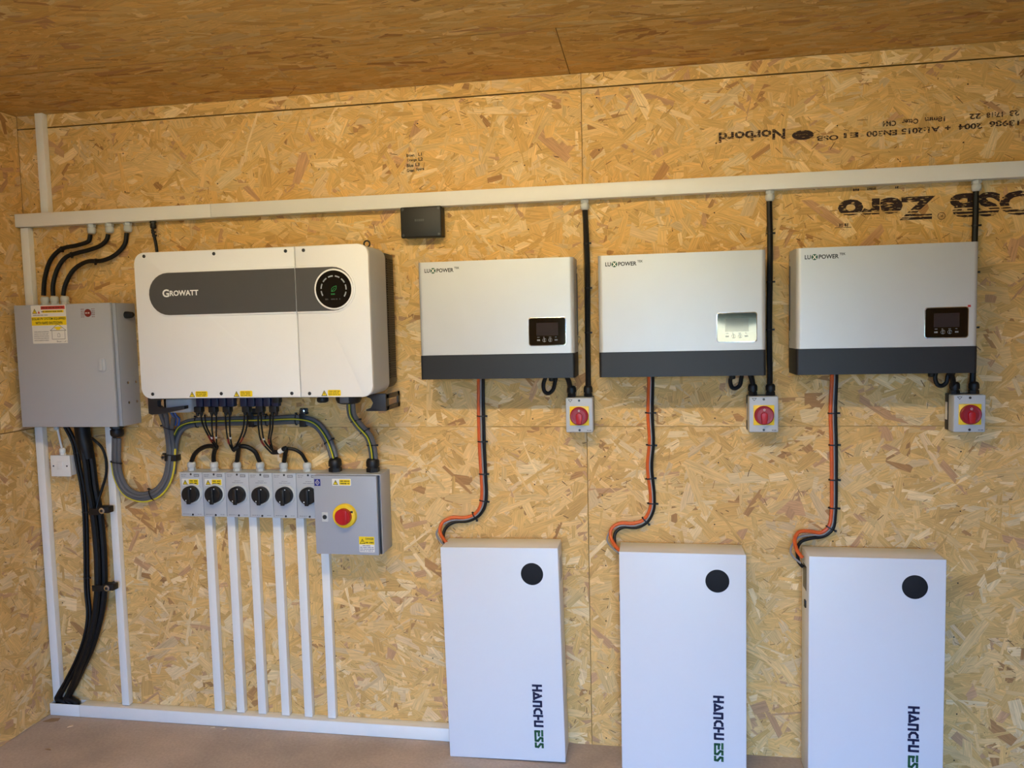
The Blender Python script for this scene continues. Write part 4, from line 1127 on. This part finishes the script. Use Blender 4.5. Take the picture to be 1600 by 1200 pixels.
# ------------------------------------------------------------------ cables (centre lines in metres)
PATH = {
    'swa1': [(-2.194, -0.028, 2.003), (-2.201, -0.028, 1.978), (-2.246, -0.035, 1.962), (-2.315, -0.040, 1.949), (-2.363, -0.045, 1.909), (-2.389, -0.055, 1.833), (-2.396, -0.060, 1.764)],
    'swa2': [(-2.114, -0.028, 2.000), (-2.121, -0.028, 1.980), (-2.147, -0.030, 1.958), (-2.201, -0.035, 1.940), (-2.244, -0.040, 1.931), (-2.296, -0.045, 1.914), (-2.333, -0.050, 1.869), (-2.352, -0.057, 1.806), (-2.353, -0.060, 1.762)],
    'swa3': [(-2.032, -0.028, 2.002), (-2.042, -0.030, 1.957), (-2.083, -0.035, 1.917), (-2.138, -0.040, 1.896), (-2.205, -0.045, 1.893), (-2.261, -0.050, 1.862), (-2.297, -0.057, 1.804), (-2.307, -0.060, 1.761)],
    'link': [(-1.922, -0.025, 2.012), (-1.916, -0.020, 1.972), (-1.911, -0.020, 1.930), (-1.911, -0.020, 1.705), (-1.913, -0.020, 1.501), (-1.905, -0.030, 1.373), (-1.891, -0.050, 1.298)],
    'main': [(-2.251, -0.060, 1.218), (-2.252, -0.060, 1.157), (-2.243, -0.060, 1.092), (-2.236, -0.060, 0.987), (-2.227, -0.055, 0.880), (-2.225, -0.050, 0.745), (-2.227, -0.050, 0.638), (-2.233, -0.050, 0.557), (-2.255, -0.050, 0.448), (-2.306, -0.050, 0.309), (-2.394, -0.040, 0.162), (-2.454, -0.030, 0.071), (-2.463, -0.028, 0.049)],
    'thin': [(-2.300, -0.060, 1.223), (-2.302, -0.055, 1.170), (-2.288, -0.050, 1.050), (-2.280, -0.048, 0.984), (-2.278, -0.045, 0.876), (-2.284, -0.045, 0.716), (-2.293, -0.045, 0.553), (-2.288, -0.050, 0.441), (-2.304, -0.056, 0.353), (-2.347, -0.056, 0.255), (-2.425, -0.045, 0.135), (-2.479, -0.030, 0.064)],
    'loop': [(-2.210, -0.075, 1.188), (-2.201, -0.062, 1.171), (-2.184, -0.055, 1.149), (-2.171, -0.050, 1.104), (-2.173, -0.050, 1.038), (-2.193, -0.052, 0.980), (-2.211, -0.060, 0.921), (-2.213, -0.072, 0.884)],
    'spur': [(-2.398, -0.030, 1.219), (-2.398, -0.025, 1.192), (-2.392, -0.020, 1.132)],
    'grey': [(-2.109, -0.060, 1.186), (-2.117, -0.055, 1.131), (-2.127, -0.045, 1.085), (-2.127, -0.035, 1.022), (-2.097, -0.030, 0.963), (-2.032, -0.030, 0.941), (-1.965, -0.030, 0.960), (-1.923, -0.030, 1.005), (-1.902, -0.030, 1.062), (-1.890, -0.033, 1.141), (-1.883, -0.050, 1.208), (-1.857, -0.100, 1.283)],
    'top': [(-1.899, -0.025, 1.036), (-1.888, -0.025, 1.114), (-1.873, -0.025, 1.181), (-1.845, -0.025, 1.223), (-1.796, -0.025, 1.241), (-1.685, -0.025, 1.246), (-1.467, -0.025, 1.250), (-1.334, -0.025, 1.252), (-1.276, -0.025, 1.237), (-1.233, -0.033, 1.193), (-1.206, -0.045, 1.145), (-1.191, -0.055, 1.107)],
    'right': [(-1.058, -0.200, 1.338), (-1.067, -0.170, 1.288), (-1.054, -0.130, 1.240), (-1.032, -0.100, 1.198), (-1.028, -0.075, 1.150), (-1.030, -0.060, 1.109)],
    'w1': [(-1.649, -0.200, 1.294), (-1.652, -0.190, 1.264), (-1.667, -0.130, 1.207), (-1.672, -0.080, 1.157)],
    'w2': [(-1.634, -0.200, 1.294), (-1.637, -0.190, 1.254), (-1.654, -0.130, 1.202), (-1.662, -0.083, 1.157)],
    'w3': [(-1.605, -0.200, 1.294), (-1.613, -0.190, 1.252), (-1.652, -0.120, 1.195), (-1.670, -0.070, 1.148)],
    'w4': [(-1.587, -0.200, 1.294), (-1.595, -0.190, 1.252), (-1.639, -0.120, 1.195), (-1.659, -0.085, 1.150)],
    'w5': [(-1.551, -0.200, 1.294), (-1.556, -0.190, 1.252), (-1.595, -0.110, 1.179), (-1.600, -0.075, 1.141)],
    'w6': [(-1.533, -0.200, 1.294), (-1.541, -0.190, 1.252), (-1.584, -0.110, 1.179), (-1.592, -0.085, 1.145)],
    'w7': [(-1.474, -0.200, 1.293), (-1.490, -0.180, 1.250), (-1.555, -0.100, 1.185), (-1.598, -0.070, 1.138)],
    'w8': [(-1.461, -0.200, 1.293), (-1.477, -0.180, 1.250), (-1.544, -0.100, 1.185), (-1.587, -0.080, 1.139)],
    'w9': [(-1.420, -0.200, 1.293), (-1.431, -0.180, 1.243), (-1.460, -0.100, 1.173), (-1.438, -0.070, 1.126)],
    'w10': [(-1.408, -0.200, 1.293), (-1.418, -0.180, 1.243), (-1.447, -0.100, 1.173), (-1.427, -0.080, 1.135)],
    'w11': [(-1.372, -0.200, 1.293), (-1.385, -0.180, 1.243), (-1.433, -0.100, 1.178), (-1.432, -0.075, 1.137)],
    'w12': [(-1.360, -0.200, 1.293), (-1.375, -0.180, 1.243), (-1.425, -0.100, 1.178), (-1.422, -0.085, 1.131)],
    's1': [(-1.662, -0.075, 1.148), (-1.689, -0.075, 1.156), (-1.733, -0.065, 1.147), (-1.777, -0.050, 1.119), (-1.798, -0.042, 1.086)],
    's2': [(-1.662, -0.083, 1.157), (-1.676, -0.070, 1.143), (-1.695, -0.050, 1.114), (-1.701, -0.042, 1.087)],
    's3': [(-1.593, -0.083, 1.140), (-1.573, -0.080, 1.155), (-1.585, -0.060, 1.126), (-1.602, -0.042, 1.087)],
    's4': [(-1.578, -0.070, 1.155), (-1.546, -0.065, 1.152), (-1.517, -0.055, 1.131), (-1.505, -0.042, 1.088)],
    's5': [(-1.429, -0.082, 1.133), (-1.403, -0.080, 1.135), (-1.376, -0.080, 1.150), (-1.387, -0.060, 1.127), (-1.403, -0.042, 1.088)],
    's6': [(-1.381, -0.070, 1.146), (-1.352, -0.065, 1.143), (-1.326, -0.055, 1.126), (-1.310, -0.042, 1.089)],
    'ac1': [(-0.215, -0.022, 2.012), (-0.212, -0.020, 1.912), (-0.210, -0.020, 1.797), (-0.213, -0.020, 1.567), (-0.213, -0.025, 1.427), (-0.213, -0.032, 1.364)],
    'ac2': [(0.421, -0.022, 2.019), (0.424, -0.020, 1.885), (0.424, -0.020, 1.775), (0.422, -0.020, 1.553), (0.423, -0.025, 1.418), (0.422, -0.032, 1.358)],
    'ac3': [(1.080, -0.022, 2.017), (1.081, -0.020, 1.921), (1.080, -0.020, 1.854), (1.080, -0.020, 1.624), (1.081, -0.025, 1.399), (1.077, -0.032, 1.358)],
    'out1': [(-0.289, -0.060, 1.412), (-0.281, -0.050, 1.390), (-0.278, -0.040, 1.366)],
    'out2': [(0.350, -0.060, 1.415), (0.359, -0.050, 1.394), (0.365, -0.040, 1.366)],
    'out3': [(0.981, -0.080, 1.419), (0.997, -0.070, 1.403), (1.010, -0.050, 1.380), (1.014, -0.040, 1.359)],
    'loop1': [(-0.365, -0.050, 1.412), (-0.375, -0.050, 1.384), (-0.371, -0.050, 1.356), (-0.357, -0.050, 1.349), (-0.340, -0.050, 1.363), (-0.333, -0.050, 1.388), (-0.328, -0.050, 1.411)],
    'loop2': [(0.297, -0.050, 1.415), (0.286, -0.050, 1.390), (0.292, -0.050, 1.365), (0.303, -0.050, 1.361), (0.318, -0.050, 1.372), (0.323, -0.050, 1.394), (0.327, -0.050, 1.415)],
    'loop3': [(0.956, -0.060, 1.418), (0.951, -0.060, 1.392), (0.959, -0.060, 1.368), (0.973, -0.060, 1.364), (0.987, -0.060, 1.376), (0.990, -0.060, 1.396), (0.998, -0.060, 1.409), (1.010, -0.055, 1.402)],
    'or1': [(-0.621, -0.030, 1.421), (-0.625, -0.012, 1.384), (-0.628, -0.012, 1.263), (-0.628, -0.012, 1.153), (-0.624, -0.012, 1.031), (-0.623, -0.012, 0.970), (-0.632, -0.012, 0.916), (-0.655, -0.014, 0.886), (-0.692, -0.016, 0.874), (-0.741, -0.020, 0.874), (-0.775, -0.028, 0.858), (-0.785, -0.040, 0.831), (-0.774, -0.055, 0.811), (-0.754, -0.070, 0.793), (-0.741, -0.075, 0.780)],
    'bk1': [(-0.602, -0.030, 1.421), (-0.607, -0.012, 1.383), (-0.609, -0.012, 1.263), (-0.609, -0.012, 1.154), (-0.607, -0.012, 1.032), (-0.606, -0.012, 0.965), (-0.615, -0.012, 0.914), (-0.638, -0.014, 0.882), (-0.678, -0.016, 0.862), (-0.732, -0.020, 0.857), (-0.760, -0.028, 0.841), (-0.771, -0.040, 0.817), (-0.765, -0.055, 0.791), (-0.747, -0.070, 0.771), (-0.734, -0.075, 0.763)],
    'or2': [(0.005, -0.030, 1.424), (0.005, -0.012, 1.386), (0.001, -0.012, 1.260), (0.005, -0.012, 1.167), (-0.003, -0.012, 1.073), (0.007, -0.012, 0.966), (0.004, -0.012, 0.918), (-0.019, -0.014, 0.878), (-0.056, -0.016, 0.864), (-0.107, -0.020, 0.864), (-0.136, -0.028, 0.846), (-0.140, -0.040, 0.820), (-0.130, -0.055, 0.801), (-0.112, -0.070, 0.782), (-0.098, -0.075, 0.774)],
    'bk2': [(0.019, -0.030, 1.424), (0.018, -0.012, 1.386), (0.015, -0.012, 1.260), (0.018, -0.012, 1.167), (0.011, -0.012, 1.073), (0.019, -0.012, 0.966), (0.016, -0.012, 0.914), (-0.008, -0.014, 0.869), (-0.047, -0.016, 0.849), (-0.094, -0.020, 0.850), (-0.122, -0.028, 0.832), (-0.126, -0.040, 0.806), (-0.121, -0.055, 0.784), (-0.107, -0.070, 0.768), (-0.093, -0.075, 0.760)],
    'or3': [(0.629, -0.030, 1.420), (0.633, -0.012, 1.388), (0.629, -0.012, 1.280), (0.633, -0.012, 1.156), (0.635, -0.012, 1.031), (0.634, -0.012, 0.910), (0.626, -0.012, 0.867), (0.600, -0.014, 0.843), (0.558, -0.018, 0.848), (0.522, -0.024, 0.845), (0.507, -0.035, 0.824), (0.507, -0.050, 0.801), (0.513, -0.060, 0.785), (0.527, -0.070, 0.766)],
    'bk3': [(0.644, -0.030, 1.420), (0.648, -0.012, 1.388), (0.645, -0.012, 1.280), (0.648, -0.012, 1.156), (0.649, -0.012, 1.032), (0.647, -0.012, 0.910), (0.638, -0.012, 0.855), (0.608, -0.014, 0.830), (0.566, -0.018, 0.823), (0.531, -0.024, 0.812), (0.516, -0.035, 0.794), (0.513, -0.050, 0.773), (0.516, -0.060, 0.749), (0.529, -0.070, 0.734)],
}
def cable(path, r, m, label, cat='cable', name='cable', group=None, n=8, ties=(), tie_a=None, tie_b=None, tie_off=(0, 0)):
    pts = catmull(PATH[path] if isinstance(path, str) else path, 0.012)
    root = thing(name, label, cat, tuple(pts[-1]), group)
    build('sheath', MB().tube(pts, r, n), m, root)
    for f in ties:
        i = min(len(pts) - 2, max(1, int(f * (len(pts) - 1))))
        tt = (pts[i + 1] - pts[i - 1]).normalized()
        nn = Vector((-tt.z, 0, tt.x)).normalized() if Vector((-tt.z, 0, tt.x)).length > 1e-4 else Vector((1, 0, 0))
        c = pts[i] + nn * tie_off[0] + Vector((0, -tie_off[1], 0))
        build('cable_tie', MB().ring(c, tt, tie_a or r + 0.0004, tie_b or r + 0.0004), 'black', root)
    return root

# three armoured cables at top left
cable('swa1', 0.0088, 'cable', 'thick black cable from the left gland of the top trunking to the enclosure', group='black cables into the enclosure', ties=(0.42,))
cable('swa2', 0.0088, 'cable', 'thick black cable from the middle gland of the top trunking to the enclosure', group='black cables into the enclosure', ties=(0.5,))
cable('swa3', 0.0088, 'cable', 'thick black cable from the right gland of the top trunking to the enclosure', group='black cables into the enclosure', ties=(0.45,))
cable('link', 0.006, 'cable', 'thin black cable dropping from the top trunking behind the white inverter', ties=(0.02, 0.05))
# main black cables below the enclosure
sl_ = MB().tube([(-2.262, -0.06, 1.238), (-2.260, -0.06, 1.205), (-2.258, -0.06, 1.175), (-2.252, -0.06, 1.15), (-2.245, -0.06, 1.10)], lambda t: 0.030 if t < 0.6 else 0.030 - (t - 0.6) * 0.012, 14)
o = build('heat_shrink_sleeve', sl_, 'cable', loc=(-2.255, -0.06, 1.24))
tag(o, 'wide black sleeve where the thick cables leave the grey enclosure', 'sleeve')
for q, (sd, fr, lab) in enumerate(((-0.0128, -0.006, 'left'), (0.0128, -0.006, 'right'), (-0.001, 0.0158, 'front'))):
    p = offset_path(PATH['main'][1:], sd, fr)
    p = [Vector(v) + Vector(((q - 1) * 0.016 * max(0.0, (0.5 - v.z) / 0.45), 0, 0)) if v.z < 0.5 else v for v in p]
    p = [Vector((v.x, max(v.y, -0.076), v.z)) for v in p]
    p = [Vector((v.x, v.y + (-0.028 - v.y) * min(1.0, max(0.0, (0.22 - v.z) / 0.14)), v.z)) for v in p]
    p = [v for v in p if v.z > 0.06] + [Vector((-2.452 + q * 0.028, -0.028, 0.05)), Vector((-2.458 + q * 0.028, -0.028, 0.018))]
    cable(p, 0.0132, 'cable', 'thick black cable, %s one of the bundle curving down to the floor trunking' % lab, group='thick black cables in the left corner')
PATH['thin'][0] = (-2.330, -0.06, 1.2385)
PATH['thin'][-1] = (-2.478, -0.024, 0.06)
PATH['thin'].append((-2.482, -0.024, 0.02))
cable('thin', 0.0065, 'cable', 'thin black cable left of the thick bundle below the enclosure', ties=(0.10, 0.30, 0.52), tie_a=0.0135, tie_b=0.0085, tie_off=(-0.006, 0))
cable(offset_path(PATH['thin'], -0.0125, 0.001), 0.0058, 'cable', 'second thin black cable tied beside the thin cable below the enclosure')
cable('loop', 0.0055, 'cable', 'thin black cable bowing out to the right of the thick bundle')
cable('spur', 0.0045, 'pvc', 'short white cable from the enclosure to the white connection unit')

def cleat(label, x, d, z, w, h, sx, sz, sd=0.036):
    t = thing('cable_cleat', label, 'clip', (x, 0, z), 'black cable cleats')
    m = MB()
    if w > h:
        m.box(x - w / 2, x - w / 2 + 0.003, 0.0016, d - 0.002, z - h / 2, z + h / 2, 0.001).box(x + w / 2 - 0.003, x + w / 2, 0.0016, d - 0.002, z - h / 2, z + h / 2, 0.001)
    else:
        m.box(x - w / 2, x + w / 2, 0.0016, d - 0.002, z - h / 2, z - h / 2 + 0.003, 0.001).box(x - w / 2, x + w / 2, 0.0016, d - 0.002, z + h / 2 - 0.003, z + h / 2, 0.001)
    build('strap', m.box(x - w / 2, x + w / 2, d - 0.003, d, z - h / 2, z + h / 2, 0.0012), 'black', t)
    build('foot', MB().box(min(sx, x) - 0.011, max(sx, x) + 0.011, 0.0016, 0.012, sz - 0.012, sz + 0.012, 0.003), 'black', t)
    build('washer', MB().lathe([(0.0115, 0), (0.0115, 0.003), (0.009, 0.0045)], (sx, -0.012, sz), (0, -1, 0), 18), 'chrome', t)
    build('screw', MB().lathe([(0.006, 0), (0.0055, 0.003), (0.002, 0.004)], (sx, -0.0162, sz), (0, -1, 0), 10), 'screw_dark', t)
    return t
def big_cleat(label, x, z, sx, sz):
    t = thing('cable_cleat', label, 'clip', (x, 0, z), 'black cable cleats')
    build('strap', MB().box(x - 0.029, x + 0.029, 0.0885, 0.0925, z - 0.013, z + 0.013, 0.002), 'black', t)
    build('foot', MB().box(sx - 0.020, sx + 0.028, 0.058, 0.0925, sz - 0.011, sz + 0.016, 0.004), 'black', t)
    build('stand_off', MB().cyl((-2.1915, -0.0016, sz), (0, -1, 0), 0.005, 0.06, 10), 'screw_dark', t)
    build('washer', MB().lathe([(0.0125, 0), (0.0125, 0.003), (0.009, 0.0045)], (sx, -0.0925, sz), (0, -1, 0), 18), 'chrome', t)
    build('screw', MB().lathe([(0.006, 0), (0.0055, 0.003), (0.002, 0.004)], (sx, -0.0967, sz), (0, -1, 0), 10), 'screw_dark', t)
big_cleat('upper black cleat on the thick black cable bundle', -2.203, 0.889, -2.170, 0.895)
big_cleat('lower black cleat on the thick black cable bundle', -2.210, 0.573, -2.170, 0.576)

# grey cables looping from the enclosure to the white inverter
GR = 'grey cables under the white inverter'
fan = ((-0.0115, 0, 0.024, 'outer'), (0.0, 0.006, 0.004, 'centre'), (0.0115, 0, -0.018, 'inner'))
for sd, fr, dx_, lab in fan:
    p = offset_path(PATH['grey'], sd, fr)
    n = len(p)
    p = [v + Vector((dx_ * max(0.0, (i - n * 0.86) / (n * 0.14)), 0, 0)) for i, v in enumerate(p)]
    p = [Vector((v.x, min(v.y, -0.0105), v.z)) for v in p]
    p.append(p[-1] + Vector((dx_ * 0.3, -0.035, 0.035)))
    if lab == 'centre':
        cable(p, 0.0085, 'grey_cable', 'centre grey cable of the loop from the enclosure, held by ties', group=GR, ties=(0.12, 0.45, 0.72, 0.86), tie_a=0.0235, tie_b=0.014, tie_off=(0, -0.003))
    else:
        cable(p, 0.0085, 'grey_cable', '%s grey cable of the loop between enclosure and white inverter' % lab, group=GR)
p = offset_path(PATH['grey'][2:10], 0.0205 * -1, 0.002)
cable([Vector((v.x, min(v.y, -0.008), v.z)) for v in p], 0.0042, 'earth_y', 'yellow and green earth wire along the outside of the grey loop', name='earth_wire')
for q, (xa, za) in enumerate(((-1.812, 1.318), (-1.798, 1.322))):
    cable([(xa, -0.15, za), (xa - 0.006, -0.12, 1.285), (xa - 0.024, -0.07, 1.262), (xa - 0.045, -0.045, 1.235)], 0.004, 'blue_wire',
          ('left' if q == 0 else 'right') + ' short blue wire under the left bracket of the white inverter', name='wire')
# top run to the switch enclosure
p1 = offset_path(PATH['top'], 0.0095, -0.002); p2 = offset_path(PATH['top'], -0.0095, -0.002)
cable([Vector((v.x, min(v.y, -0.0115), v.z)) for v in p1], 0.0092, 'grey_cable', 'upper grey cable running below the white inverter to the switch box', group=GR, ties=(0.28, 0.62, 0.76, 0.93), tie_a=0.0215, tie_b=0.013, tie_off=(-0.0095, 0))
cable([Vector((v.x, min(v.y, -0.0115), v.z)) for v in p2], 0.0092, 'grey_cable', 'lower grey cable running below the white inverter to the switch box', group=GR)
pe = offset_path(PATH['top'][2:], 0.003, 0.0115)
ew = cable(pe, 0.0042, 'earth', 'green and yellow earth wire on the horizontal grey cables', name='earth_wire')
build('yellow_stripe', MB().tube([v + Vector((0, -0.0026, 0.0004)) for v in pe], 0.0024, 6), 'earth_y', ew)
cleat('black cleat at the left end of the horizontal grey cables, above the isolators', -1.892, 0.040, 1.100, 0.050, 0.024, -1.938, 1.100)
cleat('black cleat in the middle of the horizontal grey cables', -1.537, 0.038, 1.252, 0.024, 0.052, -1.555, 1.284)
cleat('black cleat right of centre on the horizontal grey cables', -1.322, 0.038, 1.252, 0.026, 0.052, -1.332, 1.284)
# output cable on the right
p1 = offset_path(PATH['right'], 0.0085, 0); p2 = offset_path(PATH['right'], -0.0085, 0)
cable(p1, 0.009, 'grey_cable', 'left grey cable from the inverter output port down to the switch box', group=GR, ties=(0.32, 0.55, 0.80), tie_a=0.019, tie_b=0.012, tie_off=(-0.0085, 0))
cable(p2, 0.009, 'grey_cable', 'right grey cable from the inverter output port down to the switch box', group=GR)
pe = offset_path(PATH['right'], -0.002, 0.0105)
ew = cable(pe, 0.0042, 'earth', 'green and yellow earth wire from the inverter output port to the switch box', name='earth_wire')
build('yellow_stripe', MB().tube([v + Vector((0.0005, -0.0028, 0)) for v in pe], 0.0024, 6), 'earth_y', ew)

# string wires between plugs and isolators
WG = 'thin string wires under the white inverter'
names = ('first', 'second', 'third', 'fourth', 'fifth', 'sixth', 'seventh', 'eighth', 'ninth', 'tenth', 'eleventh', 'twelfth')
for q in range(12):
    w = cable('w%d' % (q + 1), 0.0034, 'cable', 'thin black wire below the plugs, %s of twelve from the left' % names[q], name='string_wire', group=WG, n=6)
    if q in (0, 2, 4, 7, 8, 10):
        pts = catmull(PATH['w%d' % (q + 1)], 0.012)
        k = int(len(pts) * 0.62)
        build('red_section', MB().tube(pts[k:k + 4], 0.0040, 6), 'red_wire', w)
    if q in (1, 3, 5, 9):
        pts = catmull(PATH['w%d' % (q + 1)], 0.012)
        k = int(len(pts) * 0.6)
        build('marker_sleeve', MB().tube(pts[k:k + 2], 0.0042, 6), 'paper', w)
SG = 'black sleeves into the rotary isolators'
for q, s_ in enumerate(('first', 'second', 'third', 'fourth', 'fifth', 'sixth')):
    o = cable('s%d' % (q + 1), 0.0088 if q != 5 else 0.0068, 'cable', 'black sleeved cable entering the %s rotary isolator from the left' % s_, group=SG)
    if q == 4:
        pts = catmull(PATH['s5'], 0.012)
        build('white_tag', MB().tube([pts[2], (pts[2] + pts[3]) / 2, pts[3]], 0.0100, 8), 'paper', o)
o = build('cable_tag', MB().box(-1.412, -1.404, 0.078, 0.079, 1.098, 1.130).box(-1.404, -1.397, 0.078, 0.079, 1.092, 1.112), 'chip', loc=(-1.404, -0.078, 1.092))
tag(o, 'pale tag hanging from the black cables above the fifth isolator', 'tag')

# AC cables and DC cables of the three silver inverters
WHO = ('silver inverter nearest the white inverter', 'middle silver inverter', 'rightmost silver inverter')
for i in range(3):
    k = str(i + 1)
    cable('ac' + k, 0.0098, 'cable', 'long black cable from the top trunking beside the ' + WHO[i], group='black supply cables', ties=(0.2, 0.45, 0.7))
    cable('out' + k, 0.0090, 'cable', 'short black cable into the isolator under the ' + WHO[i], group='short black output cables')
    cable('loop' + k, 0.0072, 'cable', 'black cable loop hanging under the ' + WHO[i], group='black cable loops')
    op = PATH['or' + k]; bp = PATH['bk' + k]
    gp = [((a[0] + b_[0]) / 2, (a[1] + b_[1]) / 2 - 0.002, (a[2] + b_[2]) / 2) for a, b_ in zip(op, bp)]
    gp = [(x - 0.020 * max(0.0, 1 - abs(j - 11) / 3.0), y, z - 0.006 * max(0.0, 1 - abs(j - 11) / 3.0)) for j, (x, y, z) in enumerate(gp)]
    cable('or' + k, 0.0066, 'orange', 'orange battery cable below the ' + WHO[i], group='orange battery cables')
    cable('bk' + k, 0.0062, 'cable', 'black battery cable below the ' + WHO[i], group='black battery cables',
          ties=(0.22, 0.36, 0.52, 0.64, 0.74), tie_a=0.0165, tie_b=0.0085, tie_off=(0.0085 * -1, 0))
    cable(gp, 0.0036, 'data_grey', 'thin grey data cable below the ' + WHO[i], group='grey data cables', n=6)

# ------------------------------------------------------------------ bits on the floor
def chip(label, x, d, a, L, W, m, th=0.003):
    c, s_ = math.cos(a), math.sin(a)
    pts = [(-L / 2, -W / 2), (L * 0.1, -W * 0.6), (L / 2, -W * 0.2), (L * 0.4, W / 2), (-L * 0.2, W * 0.45)]
    P2 = [(x + u * c - v * s_, -d + u * s_ + v * c) for u, v in pts]
    m_ = MB(); n = len(P2)
    m_.add([(px, py, 0.0002) for px, py in P2] + [(px, py, th * (0.6 + 0.4 * (i % 2))) for i, (px, py) in enumerate(P2)],
           [tuple(range(n)), tuple(range(n, 2 * n))] + [(i, (i + 1) % n, n + (i + 1) % n, n + i) for i in range(n)])
    tag(build('wood_chip', m_, m, loc=(x, -d, 0), smooth=0), label, 'wood chip', 'wood chips on the floor')
chip('flat brown wood offcut on the floor at the trunking corner', -2.468, 0.088, 0.05, 0.062, 0.03, 'chip2')
chip('small pale wood chip on the floor near the corner offcut', -2.353, 0.125, 0.5, 0.022, 0.012, 'chip')
chip('thin brown splinter lying farther out on the concrete floor', -2.31, 0.30, -0.25, 0.03, 0.006, 'chip2')
chip('pale wood crumb against the front of the floor trunking', -1.755, 0.062, 0.1, 0.02, 0.006, 'chip')
chip('pale wood crumb near the floor trunking, right of the other crumb', -1.70, 0.068, 0.4, 0.014, 0.006, 'chip')
